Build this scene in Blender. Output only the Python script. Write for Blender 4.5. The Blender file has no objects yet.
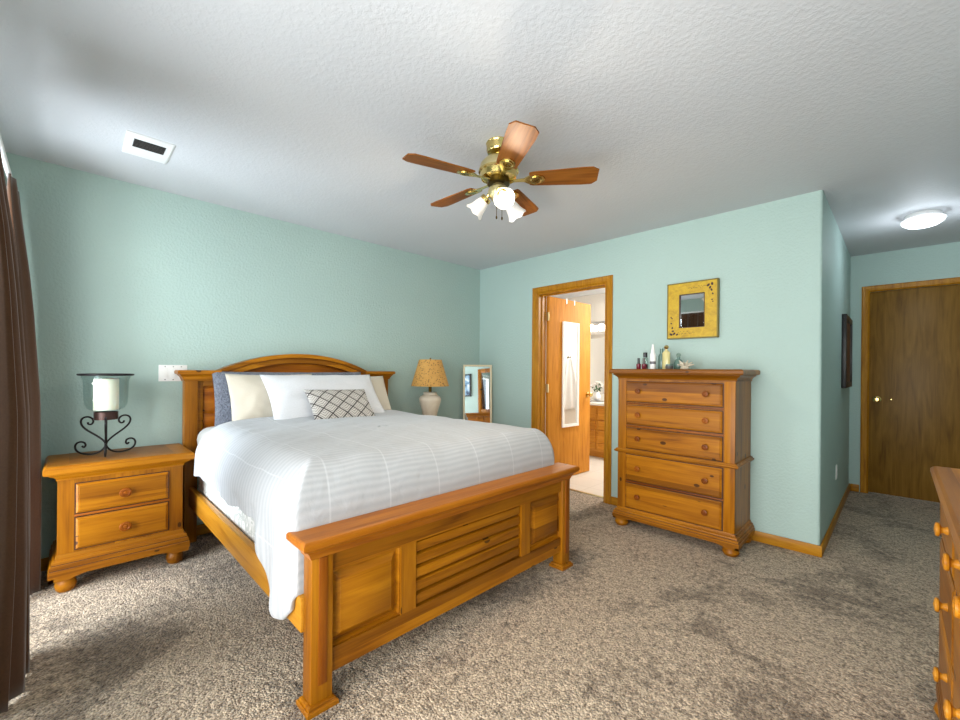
import bpy, bmesh, math, random
from mathutils import Vector, Matrix, noise
random.seed(7)
S = bpy.context.scene
COL = S.collection
PI = math.pi
R = math.radians

# ---------------------------------------------------------------- camera
cam_d = bpy.data.cameras.new('camera')
cam_d.sensor_width = 36.0
cam_d.lens = 416.184 / 960 * 36
cam_d.shift_y = 10.654 / 960
cam_d.clip_start = 0.02
cam = bpy.data.objects.new('camera', cam_d)
COL.objects.link(cam)
r_ = Vector((0.70442794, 0.70972315, 0.00862106))
d_ = Vector((0.00607314, 0.00611879, -0.99996284))
f_ = Vector((-0.70974953, 0.70445412, 0.0))
cam.matrix_world = Matrix(((r_.x, -d_.x, -f_.x, 3.59491914),
                           (r_.y, -d_.y, -f_.y, -3.55666574),
                           (r_.z, -d_.z, -f_.z, 1.21699027),
                           (0, 0, 0, 1)))
S.camera = cam

# ---------------------------------------------------------------- world, lights, exposure
w = bpy.data.worlds.new('sky'); S.world = w
w.use_nodes = True
bg = w.node_tree.nodes['Background']
bg.inputs['Color'].default_value = (0.75, 0.87, 1.0, 1)
bg.inputs['Strength'].default_value = 1.0

def area(name, loc, target, sx, sy, power, color, spread=180):
    l = bpy.data.lights.new(name, 'AREA'); l.shape = 'RECTANGLE'
    l.size = sx; l.size_y = sy; l.energy = power; l.color = color; l.spread = R(spread)
    o = bpy.data.objects.new(name, l); COL.objects.link(o)
    o.location = loc
    o.rotation_euler = (Vector(target) - Vector(loc)).to_track_quat('-Z', 'Y').to_euler()
    return o
def point(name, loc, power, color, radius=0.03):
    l = bpy.data.lights.new(name, 'POINT'); l.energy = power; l.color = color; l.shadow_soft_size = radius
    o = bpy.data.objects.new(name, l); COL.objects.link(o); o.location = loc
    return o
COOL = (0.84, 0.92, 1.0)
NEUT = (1.0, 0.97, 0.93)
WARM = (1.0, 0.84, 0.64)
# daylight through the left window and an added, unseen second one
area('daylight_and_fill', (0.80, -5.2, 1.3), (0.9, 0, 1.0), 2.0, 2.4, 320, COOL)
area('daylight_and_fill', (3.1, -5.3, 1.3), (2.75, 0, 0.9), 3.2, 2.4, 375, NEUT)  # fill lamp outside the added second window
# added lamp brightening the ceiling, in place of bounce off the ground outside
area('ceiling_fill', (1.9, -4.6, 0.02), (1.9, -3.4, 2.44), 3.8, 1.2, 100, COOL, 160)

S.view_settings.view_transform = 'Standard'
S.view_settings.look = 'None'
S.view_settings.gamma = 1.0
S.view_settings.exposure = -0.5
S.view_settings.use_curve_mapping = False

# ---------------------------------------------------------------- material helpers
def lin(r, g, b):
    f = lambda c: (c / 255 / 12.92) if c / 255 <= 0.04045 else ((c / 255 + 0.055) / 1.055) ** 2.4
    return (f(r), f(g), f(b), 1)

class NT:
    def __init__(s, name):
        s.m = bpy.data.materials.new(name); s.m.use_nodes = True
        s.t = s.m.node_tree; s.b = s.t.nodes['Principled BSDF']
        s.out = s.t.nodes['Material Output']
    def n(s, typ, **kw):
        o = s.t.nodes.new(typ)
        for k, v in kw.items():
            if k.startswith('i_'):
                o.inputs[k[2:].replace('_', ' ')].default_value = v
            else:
                setattr(o, k, v)
        return o
    def l(s, a, b): s.t.links.new(a, b)
    def math(s, op, a, b=None, c=None):
        o = s.n('ShaderNodeMath', operation=op)
        for i, v in enumerate((a, b, c)):
            if v is None: continue
            if isinstance(v, (int, float)): o.inputs[i].default_value = v
            else: s.l(v, o.inputs[i])
        return o.outputs[0]
    def ramp(s, fac, stops):
        o = s.n('ShaderNodeValToRGB')
        e = o.color_ramp.elements
        while len(e) < len(stops): e.new(0.5)
        for i, (p, c) in enumerate(stops):
            e[i].position = p; e[i].color = c
        s.l(fac, o.inputs[0]); return o.outputs[0]
    def mix(s, fac, a, b, mode='MIX'):
        o = s.n('ShaderNodeMix', data_type='RGBA', blend_type=mode)
        for i, v in ((0, fac), (6, a), (7, b)):
            if isinstance(v, (int, float, tuple)): o.inputs[i].default_value = v
            else: s.l(v, o.inputs[i])
        return o.outputs[2]
    def noise(s, vec, scale, detail=3, rough=0.5, dist=0.0):
        o = s.n('ShaderNodeTexNoise'); o.inputs['Scale'].default_value = scale
        o.inputs['Detail'].default_value = detail; o.inputs['Roughness'].default_value = rough
        o.inputs['Distortion'].default_value = dist
        if vec is not None: s.l(vec, o.inputs['Vector'])
        return o.outputs['Fac']
    def obj(s):
        return s.n('ShaderNodeTexCoord').outputs['Object']
    def comb(s, x, y, z):
        o = s.n('ShaderNodeCombineXYZ')
        for i, v in enumerate((x, y, z)):
            if isinstance(v, (int, float)): o.inputs[i].default_value = v
            else: s.l(v, o.inputs[i])
        return o.outputs[0]
    def bump(s, h, strength, dist):
        o = s.n('ShaderNodeBump'); o.inputs['Strength'].default_value = strength
        o.inputs['Distance'].default_value = dist
        s.l(h, o.inputs['Height']); s.l(o.outputs[0], s.b.inputs['Normal'])
    def set(s, **kw):
        for k, v in kw.items():
            s.b.inputs[k.replace('_', ' ')].default_value = v
        return s

def plain(name, col, rough=0.5, metal=0.0, spec=0.5, emis=None, estr=0):
    t = NT(name); t.set(Base_Color=col, Roughness=rough, Metallic=metal)
    t.b.inputs['Specular IOR Level'].default_value = spec
    if emis:
        t.b.inputs['Emission Color'].default_value = emis
        t.b.inputs['Emission Strength'].default_value = estr
    return t.m

def wood(name, grain, light, mid, dark, board=0.085, knot=0.5, rough=0.38, var=0.62, gs=1.0):
    """grain: 'x','y','z' = direction of the grain in the object's own axes"""
    t = NT(name)
    rnd = t.n('ShaderNodeObjectInfo').outputs['Random']
    sep = t.n('ShaderNodeSeparateXYZ'); t.l(t.obj(), sep.inputs[0])
    x, y, z = sep.outputs
    if grain == 'z':
        a, b, c = z, x, y; across = t.math('ADD', x, t.math('MULTIPLY', y, 0.83))
    elif grain == 'x':
        a, b, c = x, z, y; across = t.math('ADD', z, t.math('MULTIPLY', y, 0.61))
    else:
        a, b, c = y, z, x; across = t.math('ADD', z, t.math('MULTIPLY', x, 0.61))
    off = t.math('MULTIPLY', rnd, 23.7)
    across = t.math('ADD', across, t.math('MULTIPLY', rnd, 0.9))
    bi = t.math('FLOOR', t.math('DIVIDE', across, board))
    wn = t.n('ShaderNodeTexWhiteNoise', noise_dimensions='2D')
    t.l(t.comb(bi, t.math('FLOOR', off), 0), wn.inputs['Vector'])
    bv = wn.outputs['Value']
    a2 = t.math('ADD', a, t.math('ADD', off, t.math('MULTIPLY', bv, 9.0)))
    v1 = t.comb(t.math('MULTIPLY', a2, 1.3 * gs), t.math('MULTIPLY', b, 11 * gs), t.math('MULTIPLY', c, 11 * gs))
    n1 = t.noise(v1, 1.0, 4, 0.55, 1.2)
    v2 = t.comb(t.math('MULTIPLY', a2, 3.0), t.math('MULTIPLY', b, 110), t.math('MULTIPLY', c, 110))
    n2 = t.noise(v2, 1.0, 2, 0.6)
    g = t.math('ADD', t.math('MULTIPLY', n1, 0.7), t.math('MULTIPLY', n2, 0.3))
    col = t.ramp(g, [(0.27, dark), (0.46, mid), (0.70, light)])
    fac = t.math('ADD', 1.0 - var * 0.55, t.math('MULTIPLY', bv, var))
    col = t.mix(1.0, col, t.comb(fac, t.math('POWER', fac, 1.15), t.math('POWER', fac, 1.4)), 'MULTIPLY')
    if knot > 0:
        vo = t.n('ShaderNodeTexVoronoi', voronoi_dimensions='2D', feature='F1')
        vo.inputs['Scale'].default_value = 1.0
        t.l(t.comb(t.math('MULTIPLY', a2, 4.5), t.math('MULTIPLY', across, 7.5), 0), vo.inputs['Vector'])
        sc = t.n('ShaderNodeSeparateColor'); t.l(vo.outputs['Color'], sc.inputs[0])
        on = t.math('LESS_THAN', sc.outputs[0], knot)
        rad = t.math('MULTIPLY', sc.outputs[1], 0.07)
        k = t.math('SUBTRACT', t.math('ADD', rad, 0.045), vo.outputs['Distance'])
        k = t.math('MULTIPLY', t.math('MULTIPLY', k, 45.0), on)
        kc = t.n('ShaderNodeClamp'); t.l(k, kc.inputs[0])
        col = t.mix(t.math('MULTIPLY', kc.outputs[0], 0.85), col, (0.035, 0.011, 0.003, 1))
    t.l(col, t.b.inputs['Base Color'])
    t.set(Roughness=rough)
    t.b.inputs['Specular IOR Level'].default_value = 0.25
    t.bump(n2, 0.12, 0.002)
    return t.m

PINE_L, PINE_M, PINE_D = lin(174, 112, 14), lin(147, 88, 7), lin(98, 50, 3)
pine = {g: wood('knotty_pine_' + g, g, PINE_L, PINE_M, PINE_D, knot=0.3) for g in 'xyz'}
PD = lin(150, 80, 18)
pine_dark = {g: wood('dark_pine_' + g, g, lin(150, 84, 12), lin(124, 62, 6), lin(84, 36, 2), knot=0.12) for g in 'xyz'}
oak_trim = {g: wood('oak_trim_' + g, g, lin(192, 136, 36), lin(170, 112, 18), lin(130, 80, 8), board=3.0, knot=0, var=0.05, gs=2.2) for g in 'xyz'}
oak_door = wood('oak_door', 'z', lin(218, 150, 54), lin(200, 129, 34), lin(166, 96, 16), board=3.0, knot=0, var=0.05, gs=1.7, rough=0.68)
oak_hall_dim = wood('dimmed_hall_oak', 'z', lin(142, 104, 40), lin(122, 86, 26), lin(92, 60, 14), board=3.0, knot=0, var=0.05, gs=1.7, rough=0.42)  # dimness of the hallway is put into this darker oak colour
fan_wood = {'x': wood('fan_blade_wood', 'x', lin(158, 98, 34), lin(130, 74, 18), lin(82, 42, 7), board=2, knot=0, var=0.05, gs=2.0, rough=0.5)}

def wall_mat(name, col, bs=0.5, sc=55, dist=0.006):
    t = NT(name); o = t.obj()
    n1 = t.noise(o, sc, 3, 0.55)
    n3 = t.noise(o, 1.3, 2, 0.5)
    c = t.mix(n3, tuple(v * 0.94 for v in col[:3]) + (1,), tuple(min(1, v * 1.05) for v in col[:3]) + (1,))
    t.l(c, t.b.inputs['Base Color'])
    t.set(Roughness=0.62)
    t.b.inputs['Specular IOR Level'].default_value = 0.3
    h = t.ramp(n1, [(0.42, (0, 0, 0, 1)), (0.62, (1, 1, 1, 1))])
    t.bump(h, bs, dist)
    return t.m
M = {}
M['teal'] = wall_mat('teal_wall_paint', lin(176, 199, 193), 0.3, 60, 0.004)
M['ceiling'] = wall_mat('ceiling_paint', lin(208, 210, 214), 0.18, 60, 0.004)
M['bathwall'] = wall_mat('bath_wall_paint', lin(238, 234, 226), 0.2, 60, 0.004)

def carpet():
    t = NT('carpet'); o = t.obj()
    big = t.noise(o, 2.2, 4, 0.6, 0.6)
    mid = t.noise(o, 28, 3, 0.6)
    fine0 = t.noise(o, 105, 2, 0.6)
    vo = t.n('ShaderNodeTexVoronoi', feature='F1'); vo.inputs['Scale'].default_value = 120
    t.l(o, vo.inputs['Vector'])
    sc = t.n('ShaderNodeSeparateColor'); t.l(vo.outputs['Color'], sc.inputs[0])
    fine = t.math('ADD', t.math('MULTIPLY', fine0, 0.72), t.math('MULTIPLY', sc.outputs[0], 0.26))
    f = t.math('ADD', t.math('MULTIPLY', fine, 0.7), t.math('MULTIPLY', mid, 0.3))
    c = t.ramp(f, [(0.34, lin(104, 87, 69)), (0.48, lin(181, 160, 136)), (0.62, lin(230, 208, 180))])
    b2 = t.ramp(t.math('ADD', t.math('MULTIPLY', big, 0.75), t.math('MULTIPLY', mid, 0.25)), [(0.39, (0.50, 0.48, 0.46, 1)), (0.51, (1, 1, 1, 1))])
    c = t.mix(1.0, c, b2, 'MULTIPLY')
    t.l(c, t.b.inputs['Base Color']); t.set(Roughness=0.95)
    t.b.inputs['Specular IOR Level'].default_value = 0.1
    t.b.inputs['Sheen Weight'].default_value = 0.25
    h = t.math('ADD', t.math('MULTIPLY', fine, 0.6), t.math('MULTIPLY', t.math('SUBTRACT', 1.0, vo.outputs['Distance']), 0.4))
    h = t.math('ADD', h, t.math('MULTIPLY', mid, 0.8))
    t.bump(h, 1.0, 0.02)
    return t.m
M['carpet'] = carpet()

def fabric(name, col, col2=None, sc=220, bs=0.25, rough=0.9, dist=0.002, sheen=0.2):
    t = NT(name); o = t.obj()
    n = t.noise(o, sc, 2, 0.6)
    col2 = col2 or tuple(v * 0.86 for v in col[:3]) + (1,)
    t.l(t.mix(n, col2, col), t.b.inputs['Base Color'])
    t.set(Roughness=rough); t.b.inputs['Sheen Weight'].default_value = sheen
    t.b.inputs['Specular IOR Level'].default_value = 0.2
    t.bump(n, bs, dist)
    return t.m
M['beige_linen'] = fabric('beige_linen', lin(214, 204, 186))
M['white_cotton'] = fabric('white_cotton', lin(226, 226, 229), sc=90, bs=0.1)
M['grey_sheet'] = fabric('grey_sheet', lin(205, 204, 200))
M['sherpa'] = fabric('grey_sherpa', lin(150, 156, 170), lin(70, 74, 88), sc=75, bs=1.0, dist=0.02)
M['curtain'] = fabric('brown_curtain', lin(88, 58, 36), lin(68, 43, 25), sc=160, bs=0.2, sheen=0.35)
M['towel'] = fabric('white_towel', lin(240, 238, 234), sc=150, bs=0.6, dist=0.005)

def comforter_mat():
    t = NT('white_striped_comforter')
    uv = t.n('ShaderNodeUVMap', uv_map='UVMap').outputs[0]
    sep = t.n('ShaderNodeSeparateXYZ'); t.l(uv, sep.inputs[0])
    wv = t.math('SINE', t.math('MULTIPLY', sep.outputs[0], 2 * PI / 0.036))
    fr = t.math('ABSOLUTE', t.math('SUBTRACT', t.math('FRACT', t.math('DIVIDE', sep.outputs[1], 0.27)), 0.5))
    seam = t.math('LESS_THAN', fr, 0.014)
    o = t.obj()
    n = t.noise(o, 14, 3, 0.5, 0.5)
    band = t.math('ADD', t.math('MULTIPLY', wv, 0.5), 0.5)
    c = t.mix(band, lin(178, 180, 184), lin(190, 191, 194))
    c = t.mix(t.math('MULTIPLY', seam, 0.4), c, lin(214, 215, 218))
    t.l(c, t.b.inputs['Base Color'])
    t.set(Roughness=0.85); t.b.inputs['Specular IOR Level'].default_value = 0.2
    t.b.inputs['Sheen Weight'].default_value = 0.15
    h = t.math('ADD', t.math('MULTIPLY', band, 0.07), t.math('MULTIPLY', n, 1.0))
    h = t.math('SUBTRACT', h, t.math('MULTIPLY', seam, 0.35))
    t.bump(h, 0.4, 0.012)
    return t.m
M['comforter'] = comforter_mat()

def damask():
    t = NT('white_damask_ticking'); o = t.obj()
    n = t.noise(o, 16, 3, 0.6, 2.5)
    c = t.ramp(n, [(0.46, lin(196, 200, 196)), (0.54, lin(236, 236, 234))])
    t.l(c, t.b.inputs['Base Color']); t.set(Roughness=0.8)
    t.bump(n, 0.3, 0.006)
    return t.m
M['damask'] = damask()

def lumbar_mat():
    t = NT('diamond_print_fabric')
    uv = t.n('ShaderNodeUVMap', uv_map='UVMap').outputs[0]
    sep = t.n('ShaderNodeSeparateXYZ'); t.l(uv, sep.inputs[0])
    u, v = sep.outputs[0], sep.outputs[1]
    p = t.math('DIVIDE', t.math('ADD', u, t.math('MULTIPLY', v, 1.05)), 0.112)
    q = t.math('DIVIDE', t.math('SUBTRACT', u, t.math('MULTIPLY', v, 1.05)), 0.112)
    fp, fq = t.math('FRACT', p), t.math('FRACT', q)
    m = t.math('MAXIMUM', t.math('SUBTRACT', 1.0, fp), fq)   # nested chevrons inside each diamond
    ring = t.math('FRACT', t.math('MULTIPLY', m, 5.0))
    line = t.math('LESS_THAN', ring, 0.34)
    edge = t.math('LESS_THAN', t.math('MINIMUM', t.math('SUBTRACT', 1.0, fp), fq), 0.07)
    e2 = t.math('LESS_THAN', t.math('MINIMUM', fp, t.math('SUBTRACT', 1.0, fq)), 0.05)
    k = t.math('MAXIMUM', t.math('MULTIPLY', line, 0.62), t.math('MAXIMUM', edge, e2))
    n = t.noise(t.obj(), 120, 2)
    base = t.mix(n, lin(190, 184, 176), lin(216, 211, 204))
    t.l(t.mix(k, base, lin(70, 64, 62)), t.b.inputs['Base Color'])
    t.set(Roughness=0.9); t.bump(n, 0.2, 0.003)
    return t.m
M['lumbar'] = lumbar_mat()

def shade_mat():
    t = NT('speckled_tan_shade'); o = t.obj()
    vo = t.n('ShaderNodeTexVoronoi', feature='F1'); vo.inputs['Scale'].default_value = 58
    t.l(o, vo.inputs['Vector'])
    sc = t.n('ShaderNodeSeparateColor'); t.l(vo.outputs['Color'], sc.inputs[0])
    sp = t.math('MULTIPLY', t.math('LESS_THAN', vo.outputs['Distance'], 0.34), t.math('LESS_THAN', sc.outputs[0], 0.6))
    n = t.noise(o, 30, 3)
    base = t.mix(n, lin(186, 136, 66), lin(212, 164, 90))
    t.l(t.mix(t.math('MULTIPLY', sp, 0.8), base, lin(92, 58, 30)), t.b.inputs['Base Color'])
    t.set(Roughness=0.85)
    return t.m
M['shade'] = shade_mat()

def ceramic():
    t = NT('cream_crackle_ceramic'); o = t.obj()
    n = t.noise(o, 9, 3, 0.6, 1.0)
    t.l(t.mix(n, lin(206, 188, 164), lin(236, 226, 208)), t.b.inputs['Base Color'])
    t.set(Roughness=0.3); return t.m
M['ceramic'] = ceramic()

def yellow_paint():
    t = NT('distressed_yellow_paint'); o = t.obj()
    n = t.noise(o, 24, 4, 0.65, 0.8)
    t.l(t.ramp(n, [(0.25, lin(168, 132, 6)), (0.5, lin(196, 158, 10)), (0.75, lin(210, 174, 24))]), t.b.inputs['Base Color'])
    t.set(Roughness=0.5); t.bump(n, 0.2, 0.003); return t.m
M['yellow'] = yellow_paint()

def tile():
    t = NT('pale_floor_tile'); o = t.obj()
    br = t.n('ShaderNodeTexBrick'); br.offset = 0.0
    br.inputs['Color1'].default_value = lin(226, 220, 208); br.inputs['Color2'].default_value = lin(220, 213, 200)
    br.inputs['Mortar'].default_value = lin(212, 205, 192)
    br.inputs['Scale'].default_value = 1.0; br.inputs['Mortar Size'].default_value = 0.006
    br.inputs['Brick Width'].default_value = 0.33; br.inputs['Row Height'].default_value = 0.33
    t.l(o, br.inputs['Vector'])
    t.l(br.outputs['Color'], t.b.inputs['Base Color']); t.set(Roughness=0.35); return t.m
M['tile'] = tile()

def art(name, cols, sc):
    t = NT(name); o = t.obj()
    n = t.noise(o, sc, 4, 0.6, 1.5)
    t.l(t.ramp(n, [(0.35, cols[0]), (0.5, cols[1]), (0.62, cols[2])]), t.b.inputs['Base Color'])
    t.set(Roughness=0.5); return t.m
M['art_dark'] = art('dark_relief_art', [lin(24, 16, 12), lin(70, 36, 22), lin(120, 70, 40)], 9)
M['art_blue'] = art('blue_print', [lin(30, 50, 80), lin(120, 160, 190), lin(225, 232, 236)], 5)

M['gap_shade'] = plain('dark_gap_shade', lin(62, 30, 8), 0.6)  # shade of gaps and recesses as a dark colour
M['brass'] = plain('polished_brass', lin(214, 190, 122), 0.18, 1.0)
M['brass_cream'] = plain('pale_brass', lin(214, 200, 150), 0.28, 0.85)
M['dark_brass'] = plain('dark_brass', lin(90, 72, 30), 0.3, 1.0)
M['iron'] = plain('black_wrought_iron', lin(34, 31, 32), 0.45, 0.6)
M['bronze'] = plain('brown_bronze', lin(62, 42, 36), 0.4, 0.6)
M['white_plastic'] = plain('white_plastic', lin(238, 238, 236), 0.35)
M['white_metal'] = plain('white_enamel', lin(232, 232, 232), 0.4)
M['slot_dark'] = plain('dark_duct', lin(38, 36, 36), 0.8)
M['louver'] = plain('grey_louver', lin(96, 93, 90), 0.5)
M['silver'] = plain('mirror_silver', (0.9, 0.92, 0.92, 1), 0.02, 1.0)
M['cream_paint'] = plain('cream_frame_paint', lin(236, 222, 190), 0.45)
M['white_paint'] = plain('white_frame_paint', lin(240, 238, 232), 0.4)
M['black_paint'] = plain('black_frame_paint', lin(28, 26, 28), 0.4)
M['wax'] = plain('ivory_wax', lin(244, 236, 214), 0.5)
M['wax'].node_tree.nodes['Principled BSDF'].inputs['Subsurface Weight'].default_value = 0.2
M['chrome'] = plain('chrome', (0.85, 0.85, 0.86, 1), 0.08, 1.0)
M['counter'] = plain('cultured_marble', lin(240, 236, 226), 0.2)
M['bath_wood'] = wood('vanity_oak', 'x', lin(216, 150, 56), lin(198, 128, 36), lin(164, 94, 18), board=3, knot=0, var=0.05, gs=2)
M['black_cap'] = plain('black_cap', lin(16, 16, 18), 0.3)
M['red_polish'] = plain('dark_red_polish', lin(110, 18, 40), 0.15)
M['white_gloss'] = plain('white_bottle_plastic', lin(244, 244, 244), 0.25)
M['green_glass'] = plain('smoky_green_glass', lin(96, 124, 116), 0.12)
M['gold_juice'] = plain('pale_gold_perfume', lin(208, 196, 138), 0.12)
M['shell'] = plain('pale_shell', lin(214, 204, 184), 0.4)
M['leaf'] = plain('green_leaf', lin(56, 92, 50), 0.6)
M['petal'] = plain('white_petal', lin(240, 236, 230), 0.7)
M['paint_leaf'] = plain('painted_dark_leaf', lin(58, 26, 16), 0.6)
M['label'] = plain('grey_print', lin(110, 110, 116), 0.5)
M['black_wood'] = plain('black_pile_liner', lin(20, 18, 16), 0.9)

def lamp_mat(name, col, s):
    return plain(name, col, 0.4, emis=col, estr=s)
M['fan_glass'] = lamp_mat('lit_frosted_glass', (1.0, 0.95, 0.9, 1), 0.16)
M['bulb'] = lamp_mat('glowing_bulb', (1.0, 0.92, 0.82, 1), 1.6)
M['dome'] = lamp_mat('lit_opal_dome', (0.95, 0.97, 1.0, 1), 1.1)
M['bath_bulb'] = lamp_mat('bath_bulb', (1.0, 0.92, 0.8, 1), 6)

def glass(name, tint, gl=0.12):
    t = NT(name)
    tr = t.n('ShaderNodeBsdfTransparent'); tr.inputs[0].default_value = tint
    g = t.n('ShaderNodeBsdfGlossy'); g.inputs['Roughness'].default_value = 0.03
    lw = t.n('ShaderNodeLayerWeight'); lw.inputs['Blend'].default_value = 0.35
    fr = t.math('ADD', t.math('MULTIPLY', t.math('POWER', lw.outputs['Facing'], 3.0), 0.45), 0.035)
    mx = t.n('ShaderNodeMixShader')
    t.l(fr, mx.inputs[0]); t.l(tr.outputs[0], mx.inputs[1]); t.l(g.outputs[0], mx.inputs[2])
    t.l(mx.outputs[0], t.out.inputs['Surface'])
    return t.m
M['pane'] = glass('window_glass', (0.97, 0.98, 0.98, 1))
M['hurricane'] = glass('hurricane_glass', (0.94, 0.975, 0.97, 1))
M['bottle_glass'] = glass('clear_bottle_glass', (0.80, 0.85, 0.82, 1))

# ---------------------------------------------------------------- mesh helpers
class B:
    def __init__(s): s.bm = bmesh.new()
    def box(s, x0, x1, y0, y1, z0, z1, bev=0.0, seg=2):
        r = bmesh.ops.create_cube(s.bm, size=1.0)
        vs = r['verts']
        for v in vs:
            v.co = Vector(((x0 + x1) / 2 + v.co.x * (x1 - x0), (y0 + y1) / 2 + v.co.y * (y1 - y0), (z0 + z1) / 2 + v.co.z * (z1 - z0)))
        if bev > 0:
            es = list({e for v in vs for e in v.link_edges})
            bmesh.ops.bevel(s.bm, geom=es, offset=bev, segments=seg, affect='EDGES', profile=0.5)
        return s
    def loft(s, axis, rect, levels, sides=(1, 1, 1, 1)):
        """stack of rectangles along axis; levels = [(pos, outset)]; sides mask the outset of (a0,a1,b0,b1)"""
        a0, a1, b0, b1 = rect
        rings = []
        for p, o in levels:
            A0, A1, B0, B1 = a0 - o * sides[0], a1 + o * sides[1], b0 - o * sides[2], b1 + o * sides[3]
            ring = []
            for a, b in ((A0, B0), (A1, B0), (A1, B1), (A0, B1)):
                co = {'z': (a, b, p), 'x': (p, a, b), 'y': (a, p, b)}[axis]
                ring.append(s.bm.verts.new(co))
            rings.append(ring)
        for r0, r1 in zip(rings, rings[1:]):
            for i in range(4):
                s.bm.faces.new((r0[i], r0[(i + 1) % 4], r1[(i + 1) % 4], r1[i]))
        s.bm.faces.new(rings[0][::-1]); s.bm.faces.new(rings[-1])
        return s
    def prism(s, pts, axis, p0, p1):
        """polygon pts extruded along axis"""
        f = {'x': lambda a, b, p: (p, a, b), 'y': lambda a, b, p: (a, p, b), 'z': lambda a, b, p: (a, b, p)}[axis]
        v0 = [s.bm.verts.new(f(a, b, p0)) for a, b in pts]
        v1 = [s.bm.verts.new(f(a, b, p1)) for a, b in pts]
        n = len(pts)
        for i in range(n):
            s.bm.faces.new((v0[i], v0[(i + 1) % n], v1[(i + 1) % n], v1[i]))
        s.bm.faces.new(v0[::-1]); s.bm.faces.new(v1)
        return s
    def lathe(s, prof, c=(0, 0, 0), seg=32, mat=None, sx=1, sy=1):
        """prof = [(r,z)], revolved about z (then turned by mat)"""
        mat = mat or Matrix.Identity(4)
        rings = []
        for r, z in prof:
            if r < 1e-5:
                rings.append([s.bm.verts.new(mat @ Vector((0, 0, z)) + Vector(c))])
            else:
                rings.append([s.bm.verts.new(mat @ Vector((r * sx * math.cos(2 * PI * i / seg), r * sy * math.sin(2 * PI * i / seg), z)) + Vector(c)) for i in range(seg)])
        for r0, r1 in zip(rings, rings[1:]):
            for i in range(seg):
                j = (i + 1) % seg
                if len(r0) == 1 and len(r1) == 1: continue
                if len(r0) == 1: s.bm.faces.new((r0[0], r1[j], r1[i]))
                elif len(r1) == 1: s.bm.faces.new((r0[i], r0[j], r1[0]))
                else: s.bm.faces.new((r0[i], r0[j], r1[j], r1[i]))
        for rg, flip in ((rings[0], True), (rings[-1], False)):
            if len(rg) > 2:
                try: s.bm.faces.new(rg[::-1] if flip else rg)
                except ValueError: pass
        return s
    def tube(s, pts, r, seg=8):
        pts = [Vector(p) for p in pts]; n = len(pts)
        rs = r if isinstance(r, (list, tuple)) else [r] * n
        prev = None; rings = []
        for i, p in enumerate(pts):
            t = (pts[min(i + 1, n - 1)] - pts[max(i - 1, 0)]).normalized()
            if prev is None:
                a = t.orthogonal().normalized()
            else:
                a = (prev - t * prev.dot(t)).normalized()
            prev = a; b = t.cross(a)
            rings.append([s.bm.verts.new(p + (a * math.cos(2 * PI * k / seg) + b * math.sin(2 * PI * k / seg)) * rs[i]) for k in range(seg)])
        for r0, r1 in zip(rings, rings[1:]):
            for i in range(seg):
                j = (i + 1) % seg
                s.bm.faces.new((r0[i], r0[j], r1[j], r1[i]))
        s.bm.faces.new(rings[0][::-1]); s.bm.faces.new(rings[-1])
        return s
    def grid(s, f, nu, nv, uvf=None):
        vs = [[s.bm.verts.new(f(i / nu, j / nv)) for j in range(nv + 1)] for i in range(nu + 1)]
        lay = s.bm.loops.layers.uv.new('UVMap') if uvf else None
        for i in range(nu):
            for j in range(nv):
                fc = s.bm.faces.new((vs[i][j], vs[i + 1][j], vs[i + 1][j + 1], vs[i][j + 1]))
                if uvf:
                    for lp, (a, b) in zip(fc.loops, ((i, j), (i + 1, j), (i + 1, j + 1), (i, j + 1))):
                        lp[lay].uv = uvf(a / nu, b / nv)
        return s
    def xf(s, m):
        bmesh.ops.transform(s.bm, matrix=m, verts=s.bm.verts); return s
    def build(s, name, mat, parent=None, smooth=35, loc=None, weld=False, normals=True):
        if weld: bmesh.ops.remove_doubles(s.bm, verts=s.bm.verts, dist=1e-5)
        if normals: bmesh.ops.recalc_face_normals(s.bm, faces=s.bm.faces)
        me = bpy.data.meshes.new(name); s.bm.to_mesh(me); s.bm.free()
        me.materials.append(mat)
        for p in me.polygons: p.use_smooth = True
        me.set_sharp_from_angle(angle=R(smooth))
        o = bpy.data.objects.new(name, me); COL.objects.link(o)
        if parent: o.parent = parent
        if loc: o.location = loc
        return o

def tag(o, label, cat, group=None, kind=None):
    o['label'] = label; o['category'] = cat
    if group: o['group'] = group
    if kind: o['kind'] = kind
    return o
def thing(name, label, cat, loc=(0, 0, 0), rz=0.0, group=None):
    o = bpy.data.objects.new(name, None); COL.objects.link(o)
    o.empty_display_size = 0.1
    o.location = loc; o.rotation_euler = (0, 0, rz)
    return tag(o, label, cat, group)
def struct(o): o['kind'] = 'structure'; return o
def copy_tree(o, parent=None):
    c = o.copy(); COL.objects.link(c)
    if parent: c.parent = parent
    for ch in list(o.children): copy_tree(ch, c)
    return c
def smooth_mod(o, lv=1):
    m = o.modifiers.new('subsurf', 'SUBSURF'); m.levels = lv; m.render_levels = lv

# ================================================================ ROOM SHELL
XR = 4.26      # right wall
YN = -3.87     # near (window) wall
XH = 3.23      # outer corner of the bathroom block
YH = 2.25      # end wall of the hall
H = 2.44
struct(B().box(-0.12, XR + 0.12, YN - 0.12, 0.0, -0.1, 0.0).box(XH - 0.0, XR + 0.12, 0.0, YH + 0.1, -0.1, 0.0).box(0.872, 1.675, 0.0, 0.13, -0.1, 0.0).build('floor', M['carpet']))
struct(B().box(-0.75, XH - 0.12, 0.13, 2.5, -0.1, 0.004).build('floor_bathroom', M['tile']))
struct(B().box(-0.75, XR + 0.12, YN - 0.12, 2.5, H, H + 0.1).build('ceiling', M['ceiling']))
struct(B().box(-0.12, 0.0, YN - 0.12, 0.12, 0, H).build('wall_left', M['teal']))
DX0, DX1, DZ = 0.872, 1.675, 2.045
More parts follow.
